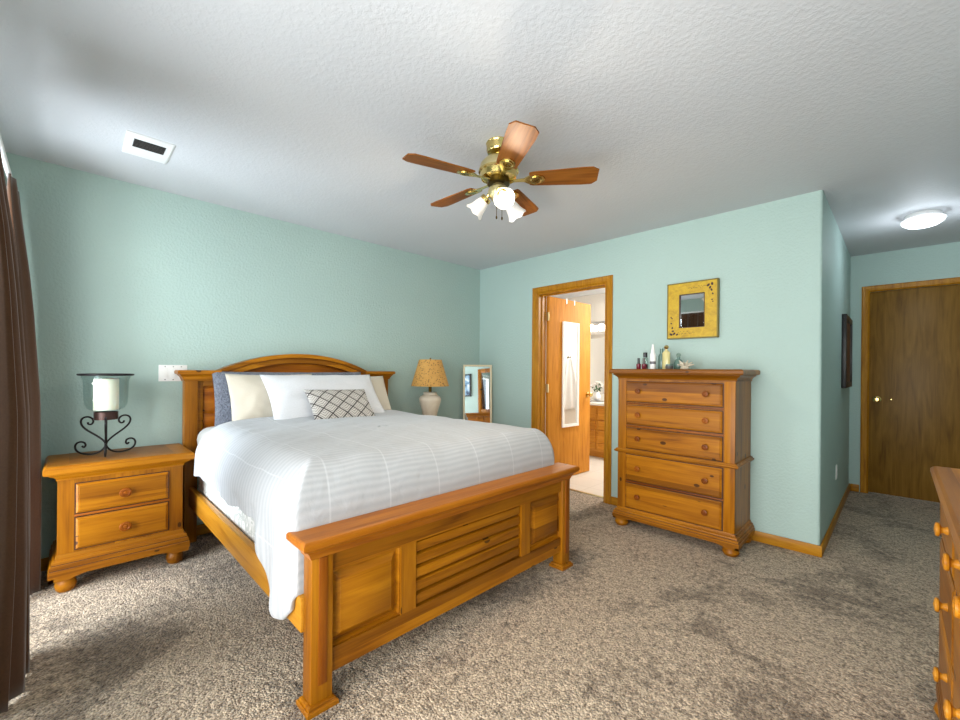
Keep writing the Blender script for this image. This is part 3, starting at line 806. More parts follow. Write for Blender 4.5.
# comforter ------------------------------------------------------
def fbm(x, y, z, s):
    return noise.noise(Vector((x * s, y * s, z * s)))
def smoothstep(a, b, x):
    t = max(0.0, min(1.0, (x - a) / (b - a))); return t * t * (3 - 2 * t)
def make_comforter():
    X0, XF = 0.47, 2.058
    YL, YR = -2.985, -1.335
    YC = (YL + YR) / 2
    ZT = 0.858
    rc = 0.035
    # outline: head-left -> foot-left -> foot-right -> head-right
    path = []
    L1 = XF - rc - X0
    N1 = 64
    for i in range(N1): path.append((Vector((X0 + L1 * i / N1, YL)), Vector((0, -1))))
    for i in range(9):
        a = PI / 2 * i / 8
        path.append((Vector((XF - rc + rc * math.sin(a), YL + rc - rc * math.cos(a))), Vector((math.sin(a), -math.cos(a)))))
    L2 = (YR - rc) - (YL + rc)
    N2 = 56
    for i in range(1, N2): path.append((Vector((XF, YL + rc + L2 * i / N2)), Vector((1, 0))))
    for i in range(9):
        a = PI / 2 * i / 8
        path.append((Vector((XF - rc + rc * math.cos(a), YR - rc + rc * math.sin(a))), Vector((math.cos(a), math.sin(a)))))
    for i in range(1, N1 + 1): path.append((Vector((XF - rc - L1 * i / N1, YR)), Vector((0, 1))))
    b = B(); lay = b.bm.loops.layers.uv.new('UVMap')
    NS_T, NS_E, NS_D = 16, 10, 12
    rows = []
    for P, nrm in path:
        sx = min(max(P.x, X0), 1.35)
        # spine point mirrors the outline position so that the grid stays regular
        k = (P.x - X0) / (XF - X0)
        if abs(nrm.x) > 0.999 or P.x > XF - rc - 1e-6:
            q = Vector((1.30 + 0.0 * k, YC + 0.0))
            f = (P.y - YC) / (YR - YC)
            q = Vector((1.32, YC + f * 0.02))
        else:
            q = Vector((X0 + (1.32 - X0) * (P.x - X0) / (XF - rc - X0), YC))
        left = nrm.y < -0.3
        foot = max(0.0, nrm.x)
        # hem height
        if nrm.y < -0.05:
            hem = 0.552 + 0.012 * math.sin(P.x * 9) + 0.007 * math.sin(P.x * 23 + 1)
            hem += -0.125 * smoothstep(1.60, 1.72, P.x) - 0.170 * smoothstep(1.72, 1.92, P.x) + 0.085 * smoothstep(1.93, 2.05, P.x)
            if foot > 0.01: hem = hem + (0.38 - hem) * smoothstep(0.2, 0.98, foot)
        elif foot > 0.9: hem = 0.38 + 0.12 * smoothstep(-2.9, -2.6, P.y)
        else: hem = 0.50 + 0.01 * math.sin(P.x * 11)
        edge = (0.215 if nrm.y < 0.5 else 0.20) * (1 - foot) + 0.135 * foot
        drop = 0.225 if foot < 0.5 else 0.21
        if nrm.y > 0.5: drop = 0.20
        dirv = (P - q); Dl = dirv.length; dirv /= Dl
        bl = abs(nrm.x)
        row = []
        for i in range(NS_T):
            s = i / NS_T
            p = q + dirv * (Dl - edge) * s
            z = ZT + 0.010 * (1 - s * s)
            row.append((p, z, 0.0))
        for i in range(NS_E):
            a = PI / 2 * i / NS_E
            p = q + dirv * (Dl - edge) + dirv * edge * math.sin(a)
            z = ZT - drop * (1 - math.cos(a)) ** 1.0
            row.append((p, z, a * 0.18))
        zE = ZT - drop
        tw = 0.5 + 0.5 * math.sin(P.x * 20)
        for i in range(NS_D + 1):
            s = i / NS_D
            z = zE + (hem - zE) * s
            out = -0.006 * s
            if left:
                cw = smoothstep(1.35, 1.75, P.x)
                out += s * (0.010 * math.sin(P.x * 17 + 0.6) + 0.006 * math.sin(P.x * 41)) * (1 - 0.6 * cw)
                out += 0.010 * cw * s ** 0.7 * (0.0 + 0.9 * math.sin(P.x * 30 + 1.4 * s)) + 0.006 * cw * s * math.sin(P.x * 63 + 2.5 * s)
                out += 0.020 * math.exp(-((P.x - 1.735) / 0.035) ** 2) * smoothstep(0.0, 0.6, s)
                out = max(out, -0.010)
            p = P + nrm * out
            row.append((p, z, 0.28 + (zE - z)))
        rows.append((row, P, nrm, foot))
    grid = []
    for row, P, nrm, foot in rows:
        line = []
        for jx, (p, z, dr) in enumerate(row):
            co = Vector((p.x, p.y, z))
            w_ = 0.0
            if jx < NS_T + NS_E:
                w_ = 0.011 * fbm(p.x, p.y, 0.3, 3.2) + 0.006 * fbm(p.x, p.y, 4.3, 8.0)
                # shallow rumples running over the left half
                w_ += 0.005 * fbm(p.x * 2.2 + p.y * 1.2, p.y * 0.35, 1.3, 5.0)
                w_ += 0.012 * math.exp(-((p.x - 0.50) / 0.10) ** 2)
            co.z += w_
            v = b.bm.verts.new(co)
            ux = p.x + foot * dr
            uy = p.y + (1 if nrm.y > 0 else -1) * abs(nrm.y) * dr
            line.append((v, (ux, uy)))
        grid.append(line)
    for g0, g1 in zip(grid, grid[1:]):
        for j in range(len(g0) - 1):
            vs = (g0[j], g1[j], g1[j + 1], g0[j + 1])
            if len({id(v[0]) for v in vs}) < 4: continue
            try: fc = b.bm.faces.new([v[0] for v in vs])
            except ValueError: continue
            for lp, v in zip(fc.loops, vs): lp[lay].uv = v[1]
    o = b.build('comforter', M['comforter'], None, smooth=180, weld=True)
    m = o.modifiers.new('thick', 'SOLIDIFY'); m.thickness = 0.022; m.offset = -1.0
    smooth_mod(o, 1)
    return o
cf = make_comforter()
tag(cf, 'white striped comforter spread over the bed and hanging down its side', 'comforter')

# pillows ---------------------------------------------------------
def make_pillow(name, label, w, h, t, mat, centre, lean, yaw=0.0, roll=0.0, pinch=0.07, seed=0, wr=0.012, group='pillows on the bed', pw=2.2, trim=None):
    b = B(); lay = b.bm.loops.layers.uv.new('UVMap')
    nu, nv = 40, 28
    def shape(u, v, sgn):
        x = u * w / 2 * (1 - pinch * (1 - v * v) * abs(u) ** 2.0)
        y = v * h / 2 * (1 - pinch * 1.3 * (1 - u * u) * abs(v) ** 2.0)
        th = (max(0.0, 1 - abs(u) ** pw) ** 0.62) * (max(0.0, 1 - abs(v) ** pw) ** 0.62)
        z = sgn * t / 2 * th
        k = min(1.0, th * 3)
        z += wr * k * noise.noise(Vector((u * 2.2 + seed, v * 2.0, sgn * 0.7 + seed)))
        z += wr * 0.4 * k * noise.noise(Vector((u * 5 + seed, v * 4.0, 3 + sgn)))
        return Vector((x, y, z))
    for sgn in (1, -1):
        vs = [[b.bm.verts.new(shape(-1 + 2 * i / nu, -1 + 2 * j / nv, sgn)) for j in range(nv + 1)] for i in range(nu + 1)]
        for i in range(nu):
            for j in range(nv):
                q = [(i, j), (i + 1, j), (i + 1, j + 1), (i, j + 1)]
                if sgn < 0: q = q[::-1]
                fc = b.bm.faces.new([vs[a][c] for a, c in q])
                for lp, (a, c) in zip(fc.loops, q):
                    lp[lay].uv = (w * (a / nu - 0.5), h * (c / nv - 0.5))
    bmesh.ops.remove_doubles(b.bm, verts=b.bm.verts, dist=1e-4)
    o = b.build(name, mat, None, smooth=180, normals=True)
    s_, c_ = math.sin(lean), math.cos(lean)
    m3 = Matrix(((0, -s_, c_), (1, 0, 0), (0, c_, s_)))      # local x->world y, y->up leaning back, z->+x
    m4 = Matrix.Rotation(yaw, 4, 'Z') @ m3.to_4x4() @ Matrix.Rotation(roll, 4, 'Z')
    m4.translation = Vector(centre)
    o.matrix_world = m4
    tag(o, label, 'pillow', group)
    return o
make_pillow('pillow', 'long fuzzy grey-blue pillow behind all the others against the headboard', 1.16, 0.42, 0.10, M['sherpa'], (0.208, -2.250, 0.990), R(12), pinch=0.02, seed=1, wr=0.008, pw=5)
make_pillow('pillow', 'beige linen pillow at the left end of the bed', 0.62, 0.43, 0.11, M['beige_linen'], (0.318, -2.452, 0.988), R(26), pinch=0.05, seed=4, pw=3)
make_pillow('pillow', 'beige pillow at the right end of the bed, mostly hidden', 0.62, 0.42, 0.11, M['beige_linen'], (0.318, -1.785, 0.975), R(28), pinch=0.03, seed=9, pw=3)
make_pillow('pillow', 'wide white pillow in the middle of the bed', 0.90, 0.47, 0.13, M['white_cotton'], (0.455, -2.108, 1.000), R(42), pinch=0.05, seed=13, pw=3)
lp = make_pillow('lumbar_pillow', 'small oblong pillow with grey diamond print in front of the white pillow', 0.49, 0.32, 0.09, M['lumbar'], (0.635, -2.085, 0.950), R(45), pinch=0.05, seed=17, wr=0.004, pw=3, roll=R(-1.5))

# ================================================================ CANDLE HOLDER
ch = thing('candle_holder', 'wrought iron hurricane candle holder with glass cup on the left nightstand', 'candle holder', (0.245, -3.388, 0.6935))
def scroll(az):
    pts = []
    px = [(372, 520), (362, 528), (354, 516), (360, 502), (378, 496), (398, 503), (408, 522), (401, 546), (375, 563), (330, 569), (290, 561), (262, 540), (250, 515), (262, 490), (298, 461), (342, 432), (371, 404), (379, 376), (366, 356), (340, 351), (320, 362), (315, 380), (325, 394), (340, 393), (343, 382)]
    pr = [((x - 248) * 0.00086 / 0.866, (575 - y) * 0.00102) for x, y in px]
    # Catmull-Rom through the scroll
    out = []
    for i in range(len(pr) - 1):
        p0, p1, p2, p3 = pr[max(i - 1, 0)], pr[i], pr[i + 1], pr[min(i + 2, len(pr) - 1)]
        for q in range(4):
            t = q / 4
            out.append(tuple(0.5 * (2 * p1[c] + (p2[c] - p0[c]) * t + (2 * p0[c] - 5 * p1[c] + 4 * p2[c] - p3[c]) * t * t + (3 * p1[c] - p0[c] - 3 * p2[c] + p3[c]) * t ** 3) for c in (0, 1)))
    out.append(pr[-1])
    mn = min(z for _, z in out)
    return [(r * math.cos(az), r * math.sin(az), (z - mn) + 0.0055) for r, z in out]
for k in range(3):
    B().tube(scroll(R(-4 + 120 * k)), 0.0052, 8).build('scroll_leg', M['iron'], ch)
B().tube([(0, 0, 0.04), (0, 0, 0.222)], 0.006, 10).build('stem', M['iron'], ch)
B().lathe([(0.0, 0.212), (0.056, 0.212), (0.056, 0.258), (0.052, 0.258), (0.052, 0.218), (0.0, 0.218)], seg=36).build('cup', M['bronze'], ch)
prof = [(0.0, 0.2625), (0.030, 0.2625), (0.062, 0.266), (0.086, 0.280), (0.098, 0.305), (0.102, 0.35), (0.104, 0.44), (0.116, 0.475), (0.122, 0.480)]
B().lathe(prof + [(r - 0.003 if r > 0 else 0, z + 0.003) for r, z in reversed(prof)], seg=48).build('glass_cup', M['hurricane'], ch)
B().lathe([(0.121, 0.474), (0.128, 0.476), (0.130, 0.481), (0.128, 0.486), (0.118, 0.487), (0.116, 0.482), (0.121, 0.474)], seg=48).build('rim', M['iron'], ch)
cd = thing('candle', 'thick ivory pillar candle inside the glass hurricane cup', 'candle', (0.245, -3.388, 0.962))
B().lathe([(0.0, 0.0), (0.057, 0.0), (0.058, 0.003), (0.058, 0.185), (0.054, 0.190), (0.046, 0.186), (0.0, 0.180)], seg=36).build('wax', M['wax'], cd)
B().tube([(0, 0, 0.178), (0.001, 0.001, 0.195)], 0.0015, 6).build('wick', M['black_cap'], cd)

# ================================================================ TABLE LAMP
tl = thing('table_lamp', 'table lamp with cream ceramic base and speckled tan shade right of the bed', 'lamp', (0.30, -0.985, 0.6935))
pr = [(0.0, 0.0), (0.085, 0.0), (0.088, 0.012), (0.070, 0.022), (0.072, 0.04), (0.096, 0.13), (0.124, 0.215), (0.126, 0.238), (0.112, 0.262), (0.088, 0.275), (0.078, 0.283), (0.080, 0.300), (0.072, 0.306), (0.0, 0.306)]
vase = B().lathe([(r * 0.86, z) for r, z in pr], seg=48)
for v in vase.bm.verts:
    rr = math.hypot(v.co.x, v.co.y)
    if rr > 0.02 and 0.02 < v.co.z < 0.27:
        a = math.atan2(v.co.y, v.co.x); k = 1 + 0.03 * abs(math.cos(a * 4)) - 0.015
        v.co.x *= k; v.co.y *= k
vase.build('lamp_base', M['ceramic'], tl)
B().lathe([(0.0, 0.304), (0.016, 0.304), (0.016, 0.36), (0.008, 0.37), (0.008, 0.42), (0.0, 0.42)], seg=16).build('socket', M['dark_brass'], tl)
B().lathe([(0.188, 0.366), (0.186, 0.372), (0.112, 0.628), (0.109, 0.628), (0.182, 0.370), (0.188, 0.366)], seg=56).build('lamp_shade', M['shade'], tl)
B().lathe([(0.0, 0.60), (0.004, 0.60), (0.004, 0.628), (0.009, 0.632), (0.007, 0.645), (0.0, 0.648)], seg=12).tube([(0, 0, 0.615), (0.110, 0, 0.622)], 0.002, 6).tube([(0, 0, 0.615), (-0.055, 0.095, 0.622)], 0.002, 6).tube([(0, 0, 0.615), (-0.055, -0.095, 0.622)], 0.002, 6).tube([(0, 0, 0.41), (0.04, 0, 0.47), (0.03, 0, 0.58), (0, 0, 0.605)], 0.002, 6).tube([(0, 0, 0.41), (-0.04, 0, 0.47), (-0.03, 0, 0.58), (0, 0, 0.605)], 0.002, 6).build('harp', M['dark_brass'], tl)

# ================================================================ LEANING MIRROR in the corner
A_, C_ = Vector((0.03, -0.295)), Vector((0.23, -0.02))
mid_ = (A_ + C_) / 2; ax = (C_ - A_).normalized(); nrm = Vector((ax.y, -ax.x))
Wm = (C_ - A_).length; Hm = 1.285; lean = R(4.0)
off = Hm * math.sin(lean)
lm = thing('leaning_mirror', 'narrow cream framed mirror leaning in the corner beside the lamp', 'mirror', (mid_.x + nrm.x * off, mid_.y + nrm.y * off, 0.004))
# local x along mirror, y = normal (facing), z up
m4 = Matrix(((ax.x, nrm.x, 0, 0), (ax.y, nrm.y, 0, 0), (0, 0, 1, 0), (0, 0, 0, 1)))
lm.matrix_world = Matrix.Translation(lm.location) @ m4 @ Matrix.Rotation(lean, 4, 'X')
fw = 0.022
b = B().box(-Wm / 2, -Wm / 2 + fw, -0.02, 0, 0, Hm, 0.003).box(Wm / 2 - fw, Wm / 2, -0.02, 0, 0, Hm, 0.003).box(-Wm / 2 + fw, Wm / 2 - fw, -0.02, 0, 0, fw, 0.003).box(-Wm / 2 + fw, Wm / 2 - fw, -0.02, 0, Hm - fw, Hm, 0.003)
b.build('frame', M['cream_paint'], lm)
B().box(-Wm / 2 + fw, Wm / 2 - fw, -0.012, -0.008, fw, Hm - fw).build('glass', M['silver'], lm)

# ================================================================ YELLOW WALL MIRROR
ym = thing('wall_mirror', 'square mirror in a distressed yellow frame above the chest of drawers', 'mirror', (2.428, 0.0, 1.492))
W_, H_ = 0.375, 0.447
gx, gz0, gz1 = 0.094, 0.085, 0.352
b = B()
def fr_piece(pts): b.prism(pts, 'y', -0.032, -0.001)
x0, x1 = -W_ / 2, W_ / 2
for poly in ([(x0, 0), (x1, 0), (gx, gz0), (-gx, gz0)], [(x1, 0), (x1, H_), (gx, gz1), (gx, gz0)], [(x1, H_), (x0, H_), (-gx, gz1), (gx, gz1)], [(x0, H_), (x0, 0), (-gx, gz0), (-gx, gz1)]):
    fr_piece(poly)
fo = b.build('frame', M['yellow'], ym, smooth=30, weld=False)
b = B().box(x0 - 0.002, x0 + 0.006, -0.036, -0.001, 0, H_).box(x1 - 0.006, x1 + 0.004, -0.036, -0.001, 0, H_).box(x0, x1, -0.036, -0.001, -0.003, 0.006).box(x0, x1, -0.036, -0.001, H_ - 0.006, H_ + 0.002)
b.build('frame_edge', plain('olive_edge_paint', lin(120, 104, 18), 0.5), ym)
B().box(-gx, gx, -0.020, -0.012, gz0, gz1).build('glass', M['silver'], ym)
b = B().box(-gx - 0.002, -gx + 0.004, -0.033, -0.018, gz0, gz1).box(gx - 0.004, gx + 0.002, -0.033, -0.018, gz0, gz1).box(-gx, gx, -0.033, -0.018, gz0 - 0.002, gz0 + 0.004).box(-gx, gx, -0.033, -0.018, gz1 - 0.004, gz1 + 0.002)
b.build('inner_lip', M['paint_leaf'], ym)
b = B()
def leaf(px, pz, rx, rz, a):
    pts = [(px + rx * math.cos(t) * math.cos(a) - rz * math.sin(t) * math.sin(a), pz + rx * math.cos(t) * math.sin(a) + rz * math.sin(t) * math.cos(a)) for t in [2 * PI * i / 10 for i in range(10)]]
    b.prism(pts, 'y', -0.0335, -0.031)
rnd = random.Random(3)
for (px, pz, s) in ((0.120, 0.405, 1.3), (0.147, 0.412, 1.2), (0.133, 0.385, 1.1), (0.143, 0.366, 1.0), (0.152, 0.335, 0.8), (0.148, 0.29, 0.7), (0.153, 0.275, 0.6),
                    (-0.157, 0.035, 1.3), (-0.133, 0.040, 1.2), (-0.110, 0.032, 1.0), (-0.143, 0.062, 1.0), (-0.148, 0.088, 0.9), (-0.156, 0.125, 0.8), (-0.158, 0.175, 0.7), (-0.15, 0.165, 0.6)):
    leaf(px, pz, 0.0105 * s, 0.0068 * s, rnd.uniform(0, PI))
for i in range(16):
    leaf(0.105 - 0.0085 * i + rnd.uniform(-.003, .003), 0.402 + rnd.uniform(-0.012, 0.008), 0.0034, 0.0016, rnd.uniform(0, PI))
    leaf(-0.10 + 0.008 * i + rnd.uniform(-.003, .003), 0.045 + rnd.uniform(-0.012, 0.012), 0.0034, 0.0016, rnd.uniform(0, PI))
b.build('painted_leaves', M['paint_leaf'], ym)

# ================================================================ CEILING FAN
fan = thing('ceiling_fan', 'brass ceiling fan with five wooden blades and three lit glass shades', 'ceiling fan', (2.070, -1.915, H))
ZB = -0.202
B().lathe([(0.0, 0.0), (0.068, 0.0), (0.070, -0.006), (0.066, -0.014), (0.066, -0.040), (0.060, -0.052), (0.034, -0.060), (0.0, -0.060)], seg=40).build('canopy', M['brass'], fan)
B().lathe([(0.0, -0.055), (0.026, -0.055), (0.026, -0.085), (0.0, -0.085)], seg=24).build('neck', M['brass'], fan)
B().lathe([(0.0, -0.075), (0.040, -0.076), (0.076, -0.090), (0.098, -0.115), (0.104, -0.135), (0.104, -0.150), (0.0, -0.150)], seg=48).build('motor_dome', M['brass_cream'], fan)
B().lathe([(0.0, -0.150), (0.108, -0.150), (0.108, -0.158), (0.100, -0.164), (0.094, -0.190), (0.070, -0.200), (0.0, -0.200)], seg=48).build('motor_band', M['brass'], fan)
B().lathe([(0.0, -0.200), (0.060, -0.200), (0.060, -0.222), (0.0, -0.222)], seg=40).build('flywheel', M['dark_brass'], fan)
for k in range(5):
    a = R(-178.6 + 72 * k)
    rot = Matrix.Rotation(a, 4, 'Z') @ Matrix.Translation((0, 0, ZB)) @ Matrix.Rotation(R(-11), 4, 'X')
    pts = [(0.165, -0.048), (0.185, -0.054), (0.44, -0.068), (0.490, -0.068), (0.520, -0.046), (0.520, 0.040), (0.493, 0.066), (0.44, 0.068), (0.185, 0.054), (0.165, 0.048)]
    bl = B().prism(pts, 'z', 0.0, 0.006).build('blade', fan_wood['x'], fan)
    bl.matrix_local = rot
    ir = B()
    ir.prism([(0.05, -0.014), (0.10, -0.010), (0.135, -0.012), (0.16, -0.030), (0.20, -0.040), (0.235, -0.028), (0.248, 0.0), (0.235, 0.028), (0.20, 0.040), (0.16, 0.030), (0.135, 0.012), (0.10, 0.010), (0.05, 0.014)], 'z', -0.006, -0.0005)
    for sx, sy in ((0.185, -0.02), (0.185, 0.02), (0.225, 0.0)):
        ir.lathe([(0.0, -0.011), (0.006, -0.009), (0.008, -0.006), (0.0, -0.006)], (sx, sy, 0), 10)
    ir.lathe([(0.030, -0.010), (0.024, -0.011), (0.020, -0.008), (0.022, -0.005), (0.030, -0.005), (0.030, -0.010)], (0.200, 0, 0), 20)
    io = ir.build('bracket', M['brass'], bl)
# light kit
B().lathe([(0.0, -0.222), (0.030, -0.222), (0.034, -0.230), (0.052, -0.244), (0.056, -0.262), (0.052, -0.285), (0.034, -0.305), (0.018, -0.312), (0.016, -0.325), (0.006, -0.335), (0.0, -0.336)], seg=40).build('light_fitter', M['brass_cream'], fan)
for az in (-35, -155, 85):
    a = R(az)
    tilt = R(180 - 48)
    axm = Matrix.Rotation(a, 4, 'Z') @ Matrix.Translation((0.066, 0, -0.285)) @ Matrix.Rotation(tilt, 4, 'Y')
    arm = B().tube([(0.035 * math.cos(a), 0.035 * math.sin(a), -0.262), (0.055 * math.cos(a), 0.055 * math.sin(a), -0.268), (0.068 * math.cos(a), 0.068 * math.sin(a), -0.287)], 0.009, 10)
    arm.build('light_arm', M['brass'], fan)
    fh = B().lathe([(0.0, -0.004), (0.027, -0.004), (0.030, 0.004), (0.030, 0.018), (0.026, 0.020), (0.0, 0.020)], seg=24).build('shade_holder', M['brass'], fan); fh.matrix_local = axm
    pr = [(0.022, 0.012), (0.027, 0.020), (0.033, 0.034), (0.037, 0.052), (0.041, 0.072), (0.048, 0.092), (0.055, 0.104)]
    sh = B().lathe(pr + [(r - 0.003, z) for r, z in reversed(pr)] + [pr[0]], seg=36)
    for v in sh.bm.verts:
        if v.co.z > 0.088:
            an = math.atan2(v.co.y, v.co.x); v.co.z += 0.004 * math.cos(an * 6)
    so = sh.build('glass_shade', M['fan_glass'], fan); so.matrix_local = axm
    bu = B().lathe([(0.0, 0.02), (0.012, 0.022), (0.014, 0.04), (0.022, 0.058), (0.024, 0.072), (0.017, 0.086), (0.0, 0.091)], seg=24).build('bulb', M['bulb'], so)
for dx, dy in ((0.016, 0.012), (0.004, -0.018)):
    ln = 0.085
    B().tube([(dx, dy, -0.318), (dx, dy, -0.318 - ln)], 0.0016, 6).lathe([(0.0, -0.006), (0.005, 0.0), (0.004, 0.012), (0.0, 0.014)], (dx, dy, -0.318 - ln - 0.006), 10).build('pull_chain', M['dark_brass'], fan)
# light the three bulbs send out through the mouths of their shades
for az in (-35, -155, 85):
    a = R(az)
    base = Vector((2.070 + 0.066 * math.cos(a), -1.915 + 0.066 * math.sin(a), H - 0.285))
    axv = Vector((math.sin(R(132)) * math.cos(a), math.sin(R(132)) * math.sin(a), math.cos(R(132))))
    lo = area('fan_bulb_light', base + axv * 0.098, base + axv, 0.07, 0.07, 7, WARM)
    lo.data.shape = 'DISK'

# ================================================================ CEILING VENT, HALL LIGHT, SWITCHES
cv = thing('ceiling_vent', 'white metal air vent in the ceiling above the bed', 'vent', (0.645, -3.243, H))
B().loft('z', (-0.135, 0.135, -0.092, 0.092), [(0.0, 0.010), (-0.004, 0.010), (-0.010, 0.0), (-0.010, -0.002)]).build('vent_plate', M['white_metal'], cv)
B().box(-0.012, 0.092, -0.068, 0.068, -0.0115, -0.0098).build('vent_slot', M['slot_dark'], cv)
for i in range(6):
    x = -0.002 + 0.0168 * i
    B().prism([(x - 0.004, -0.0112), (x + 0.003, -0.0165), (x + 0.005, -0.0155), (x - 0.002, -0.0112)], 'y', -0.066, 0.066).build('louver', M['louver'], cv)
hl = thing('ceiling_light', 'round flush glass ceiling light glowing in the hallway', 'ceiling light', (3.715, 1.07, H))
B().lathe([(0.0, 0.0), (0.096, 0.0), (0.100, -0.006), (0.100, -0.034), (0.094, -0.038), (0.0, -0.038)], seg=48).build('light_base', M['white_metal'], hl)
B().lathe([(0.108, -0.034), (0.120, -0.040), (0.123, -0.050), (0.114, -0.068), (0.086, -0.088), (0.043, -0.098), (0.0, -0.100), (0.0, -0.036), (0.108, -0.034)], seg=56).build('glass_dome', M['dome'], hl)
point('hall_lamp_light', (3.715, 1.07, H - 0.16), 10, (0.84, 0.92, 1.0), 0.10)

sw = thing('switch_plate', 'white three-gang wall plate on the wall left of the headboard', 'switch plate', (0.0, -3.027, 1.124))
B().loft('x', (-0.082, 0.082, 0.0, 0.114), [(0.0, 0.0), (0.004, 0.0), (0.006, -0.003)]).build('plate', M['white_plastic'], sw)
for y in (-0.046, 0.0, 0.046):
    B().box(0.0055, 0.0085, y - 0.0165, y + 0.0165, 0.024, 0.090, 0.0015).build('rocker', M['white_plastic'], sw)
    for z in (0.012, 0.102):
        B().lathe([(0.0, 0.0), (0.0035, 0.0), (0.003, 0.0015), (0.0, 0.002)], (0.006, y, z), 10, Matrix.Rotation(PI / 2, 4, 'Y')).build('screw', M['louver'], sw)
ot = thing('wall_outlet', 'small white electrical outlet low on the hallway wall', 'outlet', (XH, 0.975, 0.345))
B().loft('x', (-0.036, 0.036, 0.0, 0.114), [(0.0, 0.0), (0.004, 0.0), (0.006, -0.003)]).build('plate', M['white_plastic'], ot)
for z in (0.036, 0.078):
    B().box(0.0055, 0.008, -0.016, 0.016, z - 0.014, z + 0.014, 0.002).build('socket', M['white_plastic'], ot)

# ================================================================ PICTURES
pf = thing('wall_art', 'dark brown framed relief hanging on the hallway side wall', 'wall art', (XH, 1.66, 1.09))
b = B().box(0.0, 0.035, -0.32, -0.27, 0, 0.66, 0.004).box(0.0, 0.035, 0.27, 0.32, 0, 0.66, 0.004).box(0.0, 0.035, -0.27, 0.27, 0, 0.05, 0.004).box(0.0, 0.035, -0.27, 0.27, 0.61, 0.66, 0.004)
b.build('frame', M['black_paint'], pf)
B().box(0.001, 0.022, -0.27, 0.27, 0.05, 0.61).build('picture_panel', M['art_dark'], pf)
pb = thing('picture', 'blue print in a black frame on the right wall near the dresser', 'picture', (XR, -2.68, 1.28), PI)
b = B().box(0.0, 0.03, -0.20, -0.17, 0, 0.52).box(0.0, 0.03, 0.17, 0.20, 0, 0.52).box(0.0, 0.03, -0.17, 0.17, 0, 0.03).box(0.0, 0.03, -0.17, 0.17, 0.49, 0.52)
b.build('frame', M['black_paint'], pb)
B().box(0.001, 0.012, -0.17, 0.17, 0.03, 0.49).build('picture_panel', M['art_blue'], pb)

# ================================================================ CURTAINS
ROD_Z, ROD_Y = 2.208, -3.775
rod = thing('curtain_rod', 'white curtain rod over the window at the left edge', 'curtain rod', (1.45, ROD_Y, ROD_Z))
B().tube([(-1.37, 0, 0), (1.37, 0, 0)], 0.011, 12).build('rod', M['white_metal'], rod)
for x in (-1.33, 1.33):
    B().tube([(x, 0, 0), (x, -0.094, 0)], 0.007, 8).lathe([(0.0, 0.0), (0.024, 0.0), (0.024, 0.006), (0.0, 0.006)], (x, -0.0945, 0), 16, Matrix.Rotation(-PI / 2, 4, 'X')).build('rod_bracket', M['white_metal'], rod)
    B().lathe([(0.0, -0.018), (0.014, -0.014), (0.019, 0.0), (0.014, 0.014), (0.0, 0.018)], (x * 1.03, 0, 0), 16).build('finial', M['white_metal'], rod)
def front_y(z):
    tab = [(0.0, -3.652), (0.5, -3.653), (1.03, -3.662), (1.50, -3.690), (1.72, -3.708), (1.95, -3.735), (2.10, -3.752), (2.25, -3.764)]
    for (z0, y0), (z1, y1) in zip(tab, tab[1:]):
        if z <= z1: return y0 + (y1 - y0) * (z - z0) / (z1 - z0)
    return tab[-1][1]
def make_curtain(name, label, x0, x1, nf, seed, fy=0.0):
    rn = random.Random(seed)
    ph = [rn.uniform(0, 6.28) for _ in range(4)]
    def f(u, v):
        z = 0.012 + v * 2.182
        x = x0 + (x1 - x0) * u + 0.012 * math.sin(u * nf * 2 * PI * 0.5 + ph[0]) * (1 - v)
        am = 0.012 + 0.050 * (1 - v) ** 0.7
        k = math.sin(u * nf * 2 * PI + 0.5 * math.sin(v * 2 + ph[1]) + 0.4 * math.sin(u * 7 + ph[2]))
        k2 = 0.25 * math.sin(u * nf * 4.7 * PI + ph[3])
        y = front_y(z) + fy - am * (1 - (k + k2) / 1.25)
        return Vector((x - (x0 + x1) / 2, y - ROD_Y, z))
    b = B().grid(f, int(nf * 16), 40)
    o = b.build(name, M['curtain'], None, smooth=180)
    m = o.modifiers.new('thick', 'SOLIDIFY'); m.thickness = 0.004
    o.location = ((x0 + x1) / 2, ROD_Y, 0)
    tag(o, label, 'curtain', 'brown window curtains')
    return o
make_curtain('curtain', 'brown curtain panel in front, at the left edge of the view', 1.02, 1.40, 3, 2, 0.0)
make_curtain('curtain', 'darker gathered brown curtain beside the nightstand, behind the front panel', 0.10, 0.42, 3, 5, 0.006)

# ================================================================ ON TOP OF THE CHEST
ZC = 1.2402
def bottle(name, label, x, y, prof, mat, extras=(), group='toiletries on the chest of drawers', cat='bottle', sx=1, sy=1):
    t = thing(name, label, cat, (x, y, ZC), 0, group)
    B().lathe(prof, seg=24, sx=sx, sy=sy).build('bottle_body', mat, t)
    for nm, pr, m in extras:
        B().lathe(pr, seg=20, sx=sx if nm in ('liquid', 'paper_band') else 1, sy=sy if nm in ('liquid', 'paper_band') else 1).build(nm, m, t)
    return t
np1 = [(0.0, 0.0), (0.016, 0.0), (0.017, 0.003), (0.017, 0.040), (0.008, 0.046), (0.0, 0.046)]
bottle('nail_polish', 'short dark red polish bottle with black cap, front left on the chest', 2.125, -0.31, np1, M['red_polish'], [('cap', [(0.0, 0.045), (0.010, 0.045), (0.009, 0.088), (0.0, 0.089)], M['black_cap'])])
